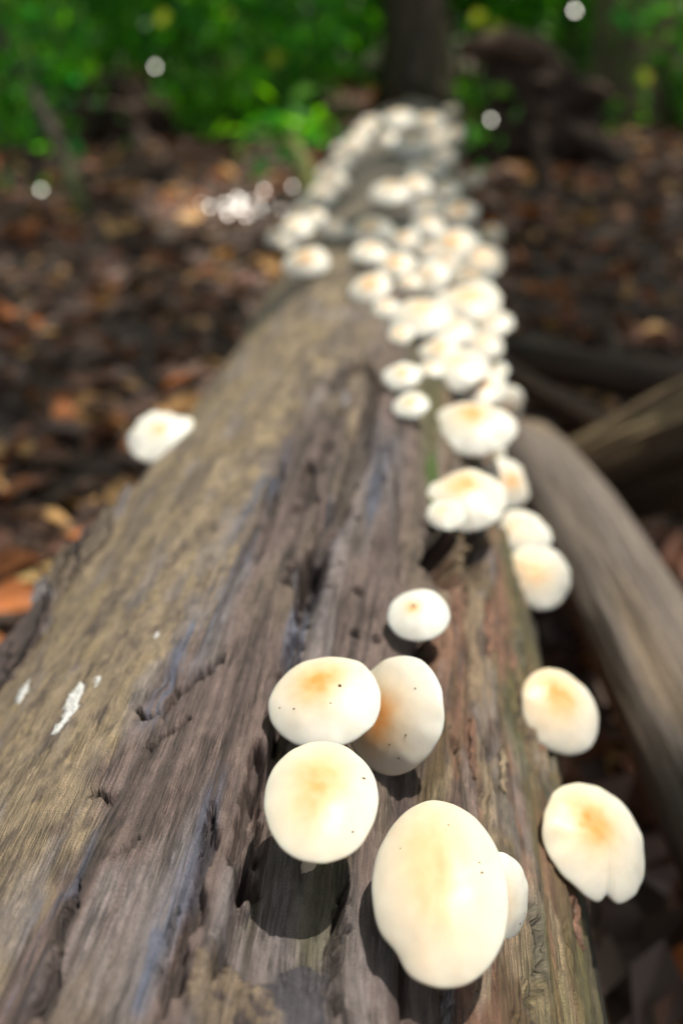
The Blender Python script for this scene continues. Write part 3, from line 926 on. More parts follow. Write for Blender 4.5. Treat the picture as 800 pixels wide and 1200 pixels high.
# ------------------------------------------------------------------ other logs
def side_log(name, label, A, B, ra, rb, seed, cols, res=(160, 90), relief=.12, furrow=10, stub=None):
    A = np.asarray(A, float); B = np.asarray(B, float)
    nr2, nc2 = res
    L = np.linalg.norm(B - A); d = (B - A) / L
    up = np.array([0, 0, 1.]); sx = np.cross(d, up); sx /= np.linalg.norm(sx); uz = np.cross(sx, d)
    t = np.linspace(0, 1, nr2); a = np.linspace(0, 2 * math.pi, nc2, endpoint=False)
    T, A_ = np.meshgrid(t, a, indexing='ij')
    rr = ra + (rb - ra) * T
    q = np.cos(A_); p = np.sin(A_)
    w1 = fbm(q * 1.2 + p * .7 + seed, T * L * 3, seed, 3) + .4 * fbm(p * 1.5 - q, T * L * 5 + 3, seed + 1, 2)
    fur = fbm(q * furrow + seed, T * L * 4 + p * furrow * .3, seed + 2, 3) + fbm(p * furrow + seed, T * L * 4, seed + 9, 3)
    r = rr * (1 + relief * w1 * .7 + relief * .5 * fur)
    endm = np.minimum(sst(0, .012, T), sst(1, .988, T))
    r = r * (.15 + .85 * endm)
    bend = .03 * np.sin(T * 3.1 + seed)
    Pt = A + (B - A) * T[..., None] + sx * (p * r + bend)[..., None] + uz * (q * r + bend * .4)[..., None]
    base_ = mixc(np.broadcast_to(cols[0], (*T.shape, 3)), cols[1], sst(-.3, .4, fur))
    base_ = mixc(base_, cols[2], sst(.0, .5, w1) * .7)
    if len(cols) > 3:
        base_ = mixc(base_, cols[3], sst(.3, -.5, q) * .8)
    root = empty(name, (A + B) / 2)
    tag(root, label, 'log')
    C0 = (A + B) / 2
    Vv = np.concatenate([Pt.reshape(-1, 3), [A + sx * .03 * math.sin(seed)], [B + sx * .03 * math.sin(3.1 + seed)]]) - C0
    jj = np.arange(nc2); j2_ = (jj + 1) % nc2
    tr = np.concatenate([np.stack([j2_, jj, np.full(nc2, nr2 * nc2)], 1), np.stack([(nr2 - 1) * nc2 + jj, (nr2 - 1) * nc2 + j2_, np.full(nc2, nr2 * nc2 + 1)], 1)])
    gr = np.concatenate([np.stack([A_ * ra, T * L, 0 * T], -1).reshape(-1, 3), np.zeros((2, 3))])
    bs = np.concatenate([base_.reshape(-1, 3), np.tile(cols[1], (2, 1))])
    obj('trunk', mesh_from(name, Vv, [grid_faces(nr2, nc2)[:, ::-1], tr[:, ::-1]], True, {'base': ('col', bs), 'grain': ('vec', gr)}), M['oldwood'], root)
    if stub:
        for (tt, an, ln, rd) in stub:
            b0 = A + (B - A) * tt - C0
            dirn = sx * math.sin(an) + uz * math.cos(an) + d * .5
            pts = np.array([b0 + dirn * ln * s_ + d * .3 * ln * s_ * s_ for s_ in np.linspace(0, 1, 7)])
            v, f, tr = tube(pts, np.linspace(rd, rd * .5, 7), 9, .2, seed)
            obj('branch_stub', mesh_from('stub', v, [f, tr], True, {'base': ('col', np.tile(cols[0], (len(v), 1))), 'grain': ('vec', v)}), M['oldwood'], root)
    return root


K2 = .95
P1 = at(800, 825, .80); P2 = at(612, 575, 1.22)
dv = P2 - P1
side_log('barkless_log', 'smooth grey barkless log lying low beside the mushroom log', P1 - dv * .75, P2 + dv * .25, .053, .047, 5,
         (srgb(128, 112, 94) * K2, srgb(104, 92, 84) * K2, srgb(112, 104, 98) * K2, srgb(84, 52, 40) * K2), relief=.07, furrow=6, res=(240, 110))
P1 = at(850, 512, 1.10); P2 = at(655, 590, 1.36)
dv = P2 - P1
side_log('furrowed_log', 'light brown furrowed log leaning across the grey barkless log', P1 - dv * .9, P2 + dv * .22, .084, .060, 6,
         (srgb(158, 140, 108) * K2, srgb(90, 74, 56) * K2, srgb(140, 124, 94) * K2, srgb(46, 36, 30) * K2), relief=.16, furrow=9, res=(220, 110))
P1 = at(810, 462, 1.62); P2 = at(590, 402, 1.86)
dv = P2 - P1
side_log('dark_branch', 'dark rotting branch lying on the ground behind the furrowed log', P1 - dv * .5, P2 + dv * .25, .036, .034, 8,
         (srgb(74, 58, 46) * K2, srgb(50, 38, 32) * K2, srgb(88, 66, 50) * K2), relief=.14, res=(120, 50), stub=((.5, 1.0, .12, .012),))
P1 = at(800, 525, 1.52); P2 = at(600, 425, 1.62)
dv = P2 - P1
side_log('brown_branch', 'thin brown branch lying below the dark rotting branch', P1 - dv * .4, P2 + dv * .2, .022, .020, 9,
         (srgb(96, 72, 54) * K2, srgb(66, 48, 38) * K2, srgb(110, 84, 62) * K2), relief=.14, res=(120, 40))

# upturned root plate / stump behind the log's end
def lump(name, centre, rad, seed, mat, parent, squash=(1, 1, 1), rough=.35, res=(60, 80)):
    u = np.linspace(0, math.pi, res[0]); v = np.linspace(0, 2 * math.pi, res[1], endpoint=False)
    U, Vv = np.meshgrid(u, v, indexing='ij')
    X = np.sin(U) * np.cos(Vv); Y_ = np.sin(U) * np.sin(Vv); Z = np.cos(U)
    r = rad * (1 + rough * (fbm(X * 1.8 + seed, Y_ * 1.8 + Z * 2, seed, 4) + .5 * fbm(Z * 3 + seed, X * 3 - Y_ * 2, seed + 3, 3)))
    P = np.stack([X * r * squash[0], Y_ * r * squash[1], Z * r * squash[2]], -1).reshape(-1, 3) + centre
    return obj(name, mesh_from(name, P, grid_faces(*res)[:, ::-1], True), mat, parent)


rp = at(612, 195, 3.7)
rp[2] = gz(rp[0], rp[1])
root = empty('stump_or_shade_mound', rp)
tag(root, 'dark rotting root stump with a broken top beyond the log', 'stump')
lump('stump_or_mound_body', np.array([.02, 0, .17]), .2, 3, M['rot'], root, (1.1, .8, 1.0), .6)
pts = np.array([[.14, 0, .30], [.03, -.02, .37], [-.10, -.05, .40], [-.26, -.07, .38]])
v, f, t_ = tube(pts, [.02, .045, .05, .025], 14, .35, 4)
obj('broken_limb', mesh_from('limb', v, [f, t_], True), noise_mat('limb_brown', (.05, .03, .02), (.16, .10, .065), 18, .9, .8, .02), root)
for k in range(7):
    an = k * .9 + .3
    pts = np.array([[math.cos(an) * q * .5, math.sin(an) * q * .4, .22 * (1 - q) ** 1.5 + .02 * math.sin(5 * q + k)] for q in np.linspace(.2, 1, 8)])
    v, f, t_ = tube(pts, np.linspace(.06, .015, 8), 9, .3, k)
    obj('root', mesh_from('root', v, [f, t_], True), M['rot'], root)
mp_ = at(150, 180, 4.3); mp_[2] = gz(mp_[0], mp_[1])
root = empty('stump_or_shade_mound', mp_)  # dark mound standing in for a bank in shrub shade
tag(root, 'low dark brown mound added for shrub shade in front of the left hand shrubs', 'stump')
lump('stump_or_mound_body', np.array([0, 0, .10]), .19, 9, M['rot'], root, (1.3, .8, .9), .4)
for k in range(5):
    an = k * 1.3
    pts = np.array([[math.cos(an) * q * .42, math.sin(an) * q * .35, .12 * (1 - q) ** 1.5 + .02] for q in np.linspace(.2, 1, 7)])
    v, f, t_ = tube(pts, np.linspace(.05, .012, 7), 8, .3, k)
    obj('root', mesh_from('root', v, [f, t_], True), M['rot'], root)


# ------------------------------------------------------------------ leaves
def leaf_arrays(ctr, dirs, nrm, ln, wd, fold=.25, droop=.12):
    """each leaf: base, two shoulders, tip and midrib; five vertices, two folded quads"""
    n = len(ctr)
    dirs = dirs / (np.linalg.norm(dirs, axis=1)[:, None] + 1e-9)
    nrm = nrm - dirs * np.sum(nrm * dirs, 1)[:, None]
    nrm /= np.linalg.norm(nrm, axis=1)[:, None] + 1e-9
    sd = np.cross(dirs, nrm)
    ln = ln[:, None]; wd = wd[:, None]
    b = ctr - dirs * ln * .5; tp = ctr + dirs * ln * .5 - nrm * ln * droop
    m = ctr - nrm * wd * fold * .5
    l = ctr + sd * wd * .5 + nrm * wd * fold * .5; r = ctr - sd * wd * .5 + nrm * wd * fold * .5
    V = np.stack([b, r, tp, l, m], 1).reshape(-1, 3)
    o_ = np.arange(n)[:, None] * 5
    F = np.concatenate([o_ + np.array([[0, 1, 2, 4]]), o_ + np.array([[0, 4, 2, 3]])])
    return V, F


def rnd_dirs(n, zb=0.0, r=rng):
    d = r.standard_normal((n, 3)); d[:, 2] += zb
    return d / np.linalg.norm(d, axis=1)[:, None]


GREENS = np.array([.95, 1.25, 1.0]) * np.array([[.05, .15, .015], [.075, .20, .022], [.035, .12, .018], [.11, .23, .025], [.04, .14, .04], [.14, .26, .03]])


def leaf_cols(n, pal, r=rng, var=.25):
    c = pal[r.integers(0, len(pal), n)] * (1 + var * r.standard_normal((n, 1))).clip(.4, 1.8)
    return np.repeat(c, 5, 0).clip(.003, .8)


def shrub_meshes(hgt, rad, n, ls, seed, pal=GREENS):
    r = np.random.default_rng(seed)
    nst = 7
    stems = []; tips = []
    for k in range(nst):
        an = r.uniform(0, 6.28); top = np.array([math.cos(an) * rad * r.uniform(.2, .8), math.sin(an) * rad * r.uniform(.2, .8), hgt * r.uniform(.7, 1.0)])
        pts = np.array([top * [q ** 1.5, q ** 1.5, q] + .03 * r.standard_normal(3) * q for q in np.linspace(0, 1, 8)])
        stems.append(tube(pts, np.linspace(.012, .004, 8) * (hgt / 1.0) ** .5, 6, .1, k))
        tips.append(pts)
    tips = np.concatenate([t[2:] for t in tips])
    ncl = max(6, n // 30)
    cc = tips[r.integers(0, len(tips), ncl)] + r.standard_normal((ncl, 3)) * rad * .28
    cc[:, 2] = np.abs(cc[:, 2])
    ctr = cc[r.integers(0, ncl, n)] + r.standard_normal((n, 3)) * rad * .16
    ctr[:, 2] = np.abs(ctr[:, 2]) + .03
    d = rnd_dirs(n, -.2, r); nm = rnd_dirs(n, 1.3, r)
    ln = ls * r.uniform(.6, 1.3, n)
    V, F = leaf_arrays(ctr, d, nm, ln, ln * r.uniform(.35, .55, n))
    fm = mesh_from('foliage', V, F, False, {'base': ('col', leaf_cols(n, pal, r))})
    sv, sf = join(stems)
    sm = mesh_from('stems', sv, sf, True)
    return fm, sm


M['twig'] = noise_mat('shrub_twig', (.03, .022, .014), (.08, .06, .035), 30)
shr = [shrub_meshes(.75, .42, 560, .085, 1), shrub_meshes(1.1, .55, 760, .11, 2), shrub_meshes(.5, .34, 420, .07, 3, GREENS[[1, 3, 5]]), shrub_meshes(1.7, .7, 950, .13, 4), shrub_meshes(2.6, .95, 1300, .16, 5)]


def shrub(kind, x, y, sc, rz, label, group):
    root = empty('shrub', (x, y, float(gz(x, y)) - .01))
    root.rotation_euler.z = rz; root.scale = (sc, sc, sc)
    tag(root, label, 'shrub', group)
    obj('foliage', shr[kind][0], M['leaf'], root); obj('stems', shr[kind][1], M['twig'], root)
    return root


def gpos(px, d):
    """a spot on the ground seen in column px at about depth d"""
    p = at(px, 110, d)
    return p[0], p[1]


NEARS = [(20, 3.9, 0, .8), (75, 4.6, 1, .8), (262, 4.3, 2, .9), (330, 4.6, 0, .9), (372, 4.8, 1, .7), (215, 4.7, 0, .9), (572, 4.5, 2, .6), (640, 5.2, 0, .9), (790, 4.4, 0, .9), (690, 5.6, 1, .9)]
LBL = ['low leafy green shrub at the edge of the leaf litter', 'knee high green shrub at the edge of the leaf litter', 'small bright green sapling clump near the log end']
for k, (px, d, kd, sc) in enumerate(NEARS):
    x, y = gpos(px, d)
    shrub(kd, x, y, sc, k * 1.7, LBL[kd], 'shrubs at the edge of the litter')
r5 = np.random.default_rng(15)
for k in range(25):
    px = -120 + 1040 * (k + .5) / 25 + r5.uniform(-20, 20); d = r5.uniform(5.2, 8.5)
    x, y = gpos(px, d)
    shrub(int(r5.choice([1, 3, 3, 4])), x, y, r5.uniform(.75, 1.1), r5.uniform(0, 6.28), 'dense green understory shrub among the trees behind', 'understory shrubs behind')

# distant wood: reads as one mass
r6 = np.random.default_rng(16)
n = 60000
ang = r6.uniform(R_(-100), R_(100), n); dist = r6.uniform(9.5, 17, n); hz_ = r6.uniform(0, 1, n) ** .8 * 4.2
lump_ = vn(ang * 9, hz_ * .8, 5) + .5 * vn(ang * 21, hz_ * 2, 6)
keep = (lump_ > r6.uniform(-.35, .85, n))
ang, dist, hz_ = ang[keep], dist[keep], hz_[keep]; n = len(ang)
xx = np.sin(ang) * dist; yy = np.cos(ang) * dist
ctr = np.stack([xx, yy, gz(xx, yy) + hz_], 1)
ln = r6.uniform(.14, .34, n)
V, F = leaf_arrays(ctr, rnd_dirs(n, -.2, r6), rnd_dirs(n, 1.2, r6), ln, ln * .5)
o = obj('distant_foliage', mesh_from('distant_foliage', V, F, False, {'base': ('col', leaf_cols(n, GREENS, r6))}), M['leaf'])
tag(o, 'far green wall of forest leaves closing the view', 'foliage', kind='stuff')


# ------------------------------------------------------------------ trees
SPOTS = []                                    # places on the log / ground where crowns are cut open for sun patches


def spot_log(px, py, r, a=1.0):
    q = px2log(px, py); p, _ = surf_pt(q[0], q[1]); SPOTS.append((*p, r, a))


for (px, py, r, a) in [(470, 1050, .16, 1), (400, 900, .17, 1), (200, 1000, .17, 1), (120, 830, .16, 1), (300, 700, .15, 1), (480, 720, .15, 1), (560, 850, .15, 1), (640, 900, .12, 1), (330, 590, .13, .9),
                       (550, 580, .15, 1), (540, 400, .17, 1), (555, 440, .13, 1), (530, 370, .12, 1), (180, 540, .10, 1), (350, 420, .2, .95), (300, 480, .2, 1), (400, 500, .16, 1), (380, 360, .16, .85), (250, 450, .16, 1), (220, 510, .16, 1), (150, 620, .16, 1), (300, 390, .16, .9), (630, 680, .10, 1), (610, 620, .10, .9), (430, 290, .22, .75), (460, 230, .25, .75), (480, 180, .28, .75), (500, 150, .32, .75), (370, 260, .28, .92), (410, 190, .3, .92), (345, 330, .2, .9), (540, 260, .2, .7)]:
    spot_log(px, py, r, a)
for (px, py, d, r, a) in [(705, 700, .95, .2, 1), (640, 610, 1.1, .16, .9), (770, 480, 1.15, .25, 1), (700, 540, 1.25, .18, .9), (760, 800, .85, .18, 1), (290, 250, 3.1, .4, 1), (250, 300, 2.5, .16, .7), (80, 520, 1.4, .2, .6),
                          (60, 640, 1.1, .3, .8), (140, 380, 1.9, .4, .6), (60, 320, 2.3, .4, .6), (220, 360, 2.1, .3, .6), (120, 250, 2.9, .3, .5)]:
    SPOTS.append((*at(px, py, d), r, a))


GL = [(182, 78, 4.0, .014, 0), (322, 68, 4.1, .075, 1), (575, 140, 3.3, .012, 0), (673, 12, 3.9, .017, 0), (580, 35, 4.2, .10, 1), (48, 222, 3.2, .013, 0), (345, 147, 3.7, .008, 0), (622, 68, 4.0, .014, 0),
      (280, 258, 2.9, .010, 0), (268, 266, 2.8, .011, 0), (296, 250, 3.0, .010, 0), (318, 244, 3.1, .006, 0), (262, 252, 2.9, .006, 0), (306, 262, 2.9, .006, 0), (330, 250, 3.0, .005, 0), (225, 268, 2.8, .006, 0),
      (268, 14, 4.3, .06, 1), (600, 66, 4.1, .07, 1), (90, 15, 4.4, .07, 1), (560, 20, 4.4, .07, 1), (190, 20, 4.3, .07, 1), (755, 90, 4.2, .06, 1), (30, 60, 4.0, .05, 1)]
rg = np.random.default_rng(3)
GL += [(290 + 26 * rg.standard_normal(), 255 + 9 * rg.standard_normal(), 2.9, rg.uniform(.005, .010), 0) for _ in range(22)]
for (px, py, d, sz, yl) in GL:
    SPOTS.append((*at(px, py, d), .14, 1.0))


def sun_open(P):
    """probability that a leaf at P is removed to let a sun patch fall on one of SPOTS"""
    op = np.zeros(len(P))
    for (x, y, z, r, a) in SPOTS:
        q = np.array([x, y, z]); v = P - q
        al = v @ SUN
        dd = np.linalg.norm(v - al[:, None] * SUN, axis=1)
        op = np.maximum(op, a * (1 - sst(r * .75, r * 1.15, dd)))
    return op


def make_tree(name, label, x, y, r0, h0, crown_c, crown_r, nclump, nleaf, ls, seed, lean=(0, 0), cols=None, group=None, roots=True):
    r = np.random.default_rng(seed)
    z0 = float(gz(x, y)) - .05
    root = empty(name, (x, y, z0))
    tag(root, label, 'tree', group)
    t = np.linspace(0, 1, 40)
    pts = np.stack([lean[0] * t * h0 + .04 * np.sin(t * 5 + seed), lean[1] * t * h0 + .03 * np.cos(t * 4 + seed), t * h0], 1)
    rad = r0 * (1 - .55 * t) * (1 + .5 * np.exp(-t * h0 / .25))
    v, f, tr = tube(pts, rad, 36, .12, seed)
    cols = cols or (srgb(134, 120, 92) * .9, srgb(100, 86, 66) * .9, srgb(110, 114, 70) * .9)
    nz = fbm(v[:, 2] * 3, np.arctan2(v[:, 1] - 0, v[:, 0]) * 3, seed, 3)
    bs = mixc(np.broadcast_to(cols[0], v.shape), cols[1], sst(-.2, .4, nz)); bs = mixc(bs, cols[2], sst(.0, .5, fbm(v[:, 2] * 1.1, v[:, 0] * 4, seed + 3, 3)) * .7)
    gr = np.stack([np.arctan2(v[:, 1], v[:, 0]) * r0, v[:, 2], 0 * v[:, 2]], 1)
    tk = obj('trunk', mesh_from('trunk', v, [f, tr], True, {'base': ('col', bs), 'grain': ('vec', gr)}), M['bark'], root)
    if nclump:
        cl = rnd_dirs(nclump, 0, r) * (r.random((nclump, 1)) ** .4) * crown_r + crown_c - [x, y, z0]
        limbs = []
        for q in cl[: min(nclump, 46)]:
            tb = np.clip((q[2] - .35 * np.hypot(q[0], q[1])) / h0, .45, .98)
            b0 = np.array([np.interp(tb, t, pts[:, 0]), np.interp(tb, t, pts[:, 1]), tb * h0])
            pp = np.array([b0 + (q - b0) * s_ + np.array([0, 0, .25]) * math.sin(s_ * math.pi) for s_ in np.linspace(0, 1, 8)])
            if sun_open(pp + [x, y, z0]).max() > .3: continue
            limbs.append(tube(pp, np.linspace(r0 * .22, .012, 8), 7, .1, 3))
        lv, lf = join(limbs)
        obj('limbs', mesh_from('limbs', lv, lf, True, {'base': ('col', np.tile(cols[1], (len(lv), 1))), 'grain': ('vec', lv)}), M['bark'], root)
        n = nleaf
        ctr = cl[r.integers(0, nclump, n)] + r.standard_normal((n, 3)) * [.42, .42, .22]
        ctr = ctr[r.random(n) > sun_open(ctr + [x, y, z0])]
        n = len(ctr)
        ln = ls * r.uniform(.6, 1.3, n)
        V, F = leaf_arrays(ctr, rnd_dirs(n, -.2, r), rnd_dirs(n, 1.4, r), ln, ln * .5)
        obj('crown', mesh_from('crown', V, F, False, {'base': ('col', leaf_cols(n, GREENS, r))}), M['leaf'], root)
    return root


A3 = np.array
x, y = gpos(727, 4.6)
make_tree('forest_tree', 'stout grey brown tree trunk beside the dark stump', x, y, .17, 7.0, A3([1.6, 4.4, 6.2]), A3([2.4, 2.0, 1.4]), 40, 1900, .19, 21)
x, y = gpos(487, 5.0)
make_tree('forest_tree', 'dim brown tree trunk straight beyond the far end of the log', x, y, .16, 8.5, A3([-.6, 5.0, 7.4]), A3([2.4, 2.2, 1.5]), 36, 1600, .19, 22, cols=(srgb(104, 92, 72) * .7, srgb(80, 68, 54) * .7, srgb(90, 94, 58) * .7))
x, y = gpos(15, 6.6)
make_tree('forest_tree', 'dark trunk rising behind the shrubs at the leaning sapling', x, y, .15, 8.0, A3([-2.8, 5.5, 6.6]), A3([2.4, 2.6, 1.7]), 36, 1600, .19, 23)
make_tree('forest_tree', 'unseen tall forest tree added to shade the fallen log', 3.4, 3.0, .2, 7.5, A3([2.4, 2.4, 6.4]), A3([2.9, 2.6, 1.5]), 80, 10500, .19, 24)  # out of view, put in for the shade of its crown
make_tree('forest_tree', 'unseen tall forest tree added to shade the leaf litter', -3.4, 1.6, .2, 7.5, A3([-1.4, 2.2, 6.4]), A3([2.6, 2.4, 1.5]), 50, 4200, .19, 25)  # also out of view, its crown added to shade the litter

# leaning sapling, left
sp = at(98, 252, 2.95); sp[2] = gz(sp[0], sp[1]) - .02
tp = at(12, 60, 3.25)
root = empty('leaning_sapling', sp)
tag(root, 'thin dark sapling leaning left out of the leaf litter', 'sapling')
pts = np.array([(tp - sp) * q * 1.6 + np.array([0.02 * math.sin(q * 7), 0, .03 * math.sin(q * 4)]) for q in np.linspace(0, 1, 24)])
v, f, t_ = tube(pts, np.linspace(.026, .013, 24), 12, .15, 4)
gcol = mixc(np.broadcast_to(srgb(70, 52, 40) * .6, v.shape), srgb(92, 104, 44) * .6, sst(.28, .05, v[:, 2]))
obj('stem', mesh_from('stem', v, [f, t_], True, {'base': ('col', gcol), 'grain': ('vec', v)}), M['bark'], root)
n = 260
ctr = pts[rng.integers(9, 24, n)] + rng.standard_normal((n, 3)) * .12
ln = rng.uniform(.05, .11, n)
V, F = leaf_arrays(ctr, rnd_dirs(n, -.3), rnd_dirs(n, 1.2), ln, ln * .45)
obj('foliage', mesh_from('foliage', V, F, False, {'base': ('col', leaf_cols(n, GREENS))}), M['leaf'], root)

# arching yellow-green sapling stem left of the log's far end
sp = at(372, 222, 2.9); sp[2] = gz(sp[0], sp[1]) - .02
root = empty('young_sapling', sp)
tag(root, 'yellow green young stem standing left of the far end of the log', 'sapling')
tp = at(338, 165, 3.0) - sp
pts = np.array([tp * q + np.array([0, 0, .05 * math.sin(q * 3.1)]) for q in np.linspace(0, 1, 12)])
v, f, t_ = tube(pts, np.linspace(.03, .022, 12), 10, .1, 4)
gcol = np.tile(srgb(120, 124, 60) * .7, (len(v), 1))
obj('stem', mesh_from('stem', v, [f, t_], True, {'base': ('col', gcol), 'grain': ('vec', v)}), M['bark'], root)
n = 40
ctr = pts[-1] + rng.standard_normal((n, 3)) * [.10, .10, .05]
ln = rng.uniform(.06, .11, n)
V, F = leaf_arrays(ctr, rnd_dirs(n, .2), rnd_dirs(n, 1.2), ln, ln * .45)
obj('foliage', mesh_from('foliage', V, F, False, {'base': ('col', leaf_cols(n, GREENS))}), M['leaf'], root)

# ------------------------------------------------------------------ leaf litter
DEAD = {'orange': srgb(164, 100, 56) * 1.05, 'tan': srgb(186, 146, 96) * 1.05, 'red': srgb(116, 82, 66) * 1.05, 'dark': srgb(84, 64, 54) * 1.05, 'grey': srgb(124, 104, 96) * 1.05}


def dead_leaf_mesh(seed, c):
    """curled leaf with a midrib fold and pointed ends"""
    r = np.random.default_rng(seed)
    n = 7
    u = np.linspace(0, 1, n)
    wd = .5 * np.sin(np.pi * u ** .85) ** .8 * r.uniform(.42, .62) + .012
    curl = r.uniform(-.5, .9); side = r.uniform(.1, .5); tw = r.uniform(-.5, .5)
    V = []
    for k in range(n):
        zc = curl * (u[k] - .5) ** 2 + .06 * math.sin(u[k] * 7 + seed)
        for sgn in (-1, -.5, 0, .5, 1):
            xx = wd[k] * sgn * (1 + .1 * r.standard_normal())
            V.append((xx, u[k] - .5, zc + side * abs(xx) + tw * xx * (u[k] - .5) + .015 * r.standard_normal()))
    V = np.array(V)
    cc = np.tile(c, (len(V), 1)) * (1 + .22 * vn(V[:, 0] * 5 + seed, V[:, 1] * 5, seed))[:, None]
    return mesh_from('dead_leaf', V, grid_faces(n, 5, False), True, {'base': ('col', cc.clip(.005, .8))})


kinds = list(DEAD)
dl = {k: [dead_leaf_mesh(10 * i + q, DEAD[k]) for q in range(5)] for i, k in enumerate(kinds)}
LABELS = {'orange': ('curled orange brown dead leaf on the forest floor', 'orange brown dead leaves'), 'tan': ('pale tan dead leaf on the forest floor', 'pale tan dead leaves'),
          'red': ('reddish brown dead leaf on the forest floor', 'reddish brown dead leaves'), 'dark': ('dark rotting dead leaf on the forest floor', 'dark rotting dead leaves'),
          'grey': ('greyish faded dead leaf on the forest floor', 'greyish faded dead leaves')}


def in_view(x, y, z):
    d = np.array([x, y, z]) - CAM
    q = d @ c_f
    return (400 + FPX * (d @ c_r) / q, 600 - FPX * (d @ c_u) / q)


r7 = np.random.default_rng(77)
cnt = 0
placed = []
# a few that stand out in the photograph
KEY = [('orange', 80, 505, .075), ('tan', 48, 632, .09), ('orange', 20, 600, .07), ('orange', 15, 690, .08), ('orange', 30, 288, .13), ('tan', 258, 340, .06), ('orange', 140, 520, .06), ('tan', 225, 268, .10),
       ('orange', 120, 420, .07), ('red', 190, 400, .06), ('grey', 290, 305, .08), ('tan', 765, 405, .07), ('orange', 760, 268, .10), ('tan', 660, 265, .06), ('orange', 130, 350, .06), ('grey', 160, 300, .07),
       ('orange', 740, 470, .05), ('tan', 130, 205, .12), ('orange', 60, 540, .05), ('orange', 25, 735, .07)]


def ground_hit(px, py):
    d = pix_dir(px, py)
    P = CAM + np.geomspace(.3, 9, 800)[:, None] * d
    k = np.where(P[:, 2] < gz(P[:, 0], P[:, 1]))[0]
    return P[k[0]] if len(k) else P[-1]


for (kd, px, py, sz) in KEY:
    p = ground_hit(px, py); placed.append((kd, p[0], p[1], sz, .018))
while len(placed) < 285:
    px = r7.uniform(-10, 810); py = r7.uniform(190, 1150)
    p = ground_hit(px, py)
    if log_dist(p + [0, 0, .05]) < .0 or p[1] > 4.2: continue
    if r7.random() > (.25 if p[1] > 2 else 1): continue
    if px > 590 and py > 520 and r7.random() < .8: continue
    kd = str(r7.choice(kinds, p=[.14, .14, .24, .3, .18]))
    placed.append((kd, p[0], p[1], r7.uniform(.045, .095), r7.uniform(.006, .022)))
for k, (kd, x, y, sz, up) in enumerate(placed):
    o = obj('dead_leaf', dl[kd][k % 5], M['dead'])
    o.location = (x, y, float(gz(x, y)) + up + .012)
    o.rotation_euler = (r7.uniform(-.45, .45), r7.uniform(-.45, .45), r7.uniform(0, 6.28))
    o.scale = (sz, sz, sz)
    tag(o, LABELS[kd][0], 'leaf', LABELS[kd][1])
n = 26000
rr = r7.uniform(0, 1, n) ** .6 * 8
an = r7.uniform(R_(-62), R_(62), n)
xx = np.sin(an) * rr; yy = np.cos(an) * rr + .2
cxl, czl, Rl = log_axis(yy)
keep = ~((np.abs(xx - cxl) < .06) & (yy < 3.1))
xx, yy = xx[keep], yy[keep]; n = len(xx)
ctr = np.stack([xx, yy, gz(xx, yy) + r7.uniform(.004, .03, n)], 1)
ln = r7.uniform(.035, .10, n)
d = r7.standard_normal((n, 3)) * [1, 1, .25]
V, F = leaf_arrays(ctr, d, np.array([0, 0, 1.]) + r7.standard_normal((n, 3)) * .4, ln, ln * r7.uniform(.35, .7, n), .3)
pal = np.array([DEAD[k] for k in kinds]); pk = r7.choice(5, n, p=[.08, .10, .22, .40, .20])
cc = np.repeat(pal[pk] * (1 + .25 * r7.standard_normal((n, 1))).clip(.4, 1.8), 5, 0).clip(.004, .7)
o = obj('leaf_litter', mesh_from('leaf_litter', V, F, False, {'base': ('col', cc)}), M['dead'])
tag(o, 'carpet of brown fallen leaves covering the forest floor', 'leaf litter', kind='stuff')

# twigs on the ground
for k in range(14):
    px, py = [(40, 420), (130, 460), (250, 380), (300, 250), (170, 260), (700, 300), (640, 330), (760, 350), (30, 330), (90, 300), (210, 330), (680, 240), (780, 250), (120, 570)][k]
    p = ground_hit(px, py)
    a = r7.uniform(0, 3.14); L = r7.uniform(.12, .35)
    pts = np.array([[math.cos(a) * L * q, math.sin(a) * L * q, .004 + .012 * math.sin(q * 5 + k)] for q in np.linspace(-.5, .5, 8)])
    pts[:, 2] += gz(p[0] + pts[:, 0], p[1] + pts[:, 1]) - gz(p[0], p[1]) + .012
    v, f, t_ = tube(pts, np.linspace(.005, .003, 8), 7, .2, k)
    o = obj('fallen_twig', mesh_from('twig', v, [f, t_], True), M['twig'])
    o.location = (p[0], p[1], float(gz(p[0], p[1])))
    tag(o, 'thin brown twig lying on the leaf litter', 'twig', 'twigs on the leaf litter')

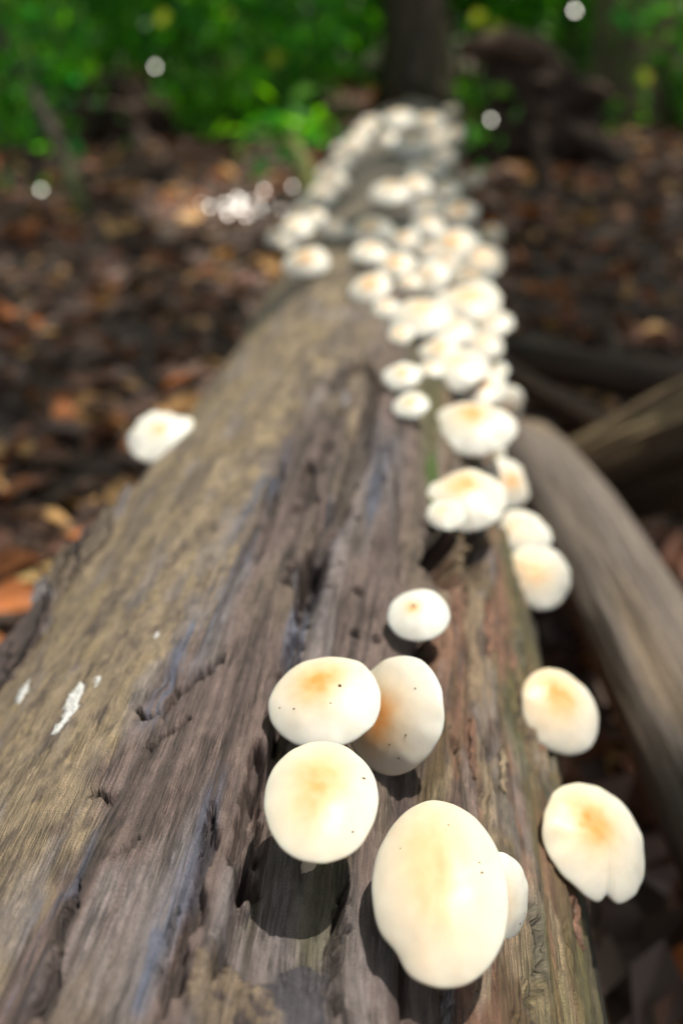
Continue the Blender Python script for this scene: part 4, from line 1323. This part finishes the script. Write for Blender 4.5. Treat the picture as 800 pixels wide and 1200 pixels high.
# sprigs whose wet leaves catch the sun (a leaf glints where its face stands half way between sun and viewer)
def glint_leaf(p, size, colr, glow=False):
    v = CAM - p; v /= np.linalg.norm(v)
    hv = v * .75 + SUN - c_r * .75 if glow else v + SUN
    hv /= np.linalg.norm(hv)
    dr = np.cross(hv, [1, .2, .1])
    V, F = leaf_arrays(np.zeros((1, 3)), dr[None], hv[None], np.array([size * 1.8]), np.array([size]), 0, 0)
    return mesh_from('wet_leaf', V, F, False, {'base': ('col', np.tile(colr, (5, 1)))})


for k, (px, py, d, sz, yl) in enumerate(GL):
    if py > 225:
        p = ground_hit(px, py) + [0, 0, .035]
        o = obj('wet_leaf', glint_leaf(p, sz, DEAD['grey']), M['glossleaf'])
        o.location = p
        tag(o, 'wet fallen leaf glinting on the leaf litter', 'leaf', 'glinting leaves on the litter')
        continue
    p = at(px, py, d)
    g0 = np.array([p[0] + .06 * math.sin(k * 2.1), p[1] + .08, 0.0]); g0[2] = gz(g0[0], g0[1])
    root = empty('leafy_sprig', g0)
    tag(root, 'thin sprig with a yellow green leaf glowing in the sun' if yl else 'thin sprig with a wet leaf glinting in the sun', 'sprig', 'sprigs with glowing leaves' if yl else 'sprigs with glinting leaves')
    q = p - g0
    pts = np.array([q * [t ** 1.6, t ** 1.6, t] for t in np.linspace(0, 1, 9)])
    v, f, t_ = tube(pts, np.linspace(.005, .002, 9), 6, .1, k)
    obj('stem', mesh_from('stem', v, [f, t_], True), M['twig'], root)
    lo = obj('leaf', glint_leaf(p, sz, np.array([.42, .48, .03]) if yl else GREENS[3], bool(yl)), M['leaf'] if yl else M['glossleaf'], root)
    lo.location = q
    n = 9
    ctr = pts[r7.integers(4, 9, n)] + r7.standard_normal((n, 3)) * [.06, .06, .04] + [0, .06, -.03]
    ln = r7.uniform(.05, .09, n)
    V, F = leaf_arrays(ctr, rnd_dirs(n, -.2, r7), rnd_dirs(n, 1.3, r7), ln, ln * .45)
    obj('foliage', mesh_from('foliage', V, F, False, {'base': ('col', leaf_cols(n, GREENS, r7))}), M['leaf'], root)
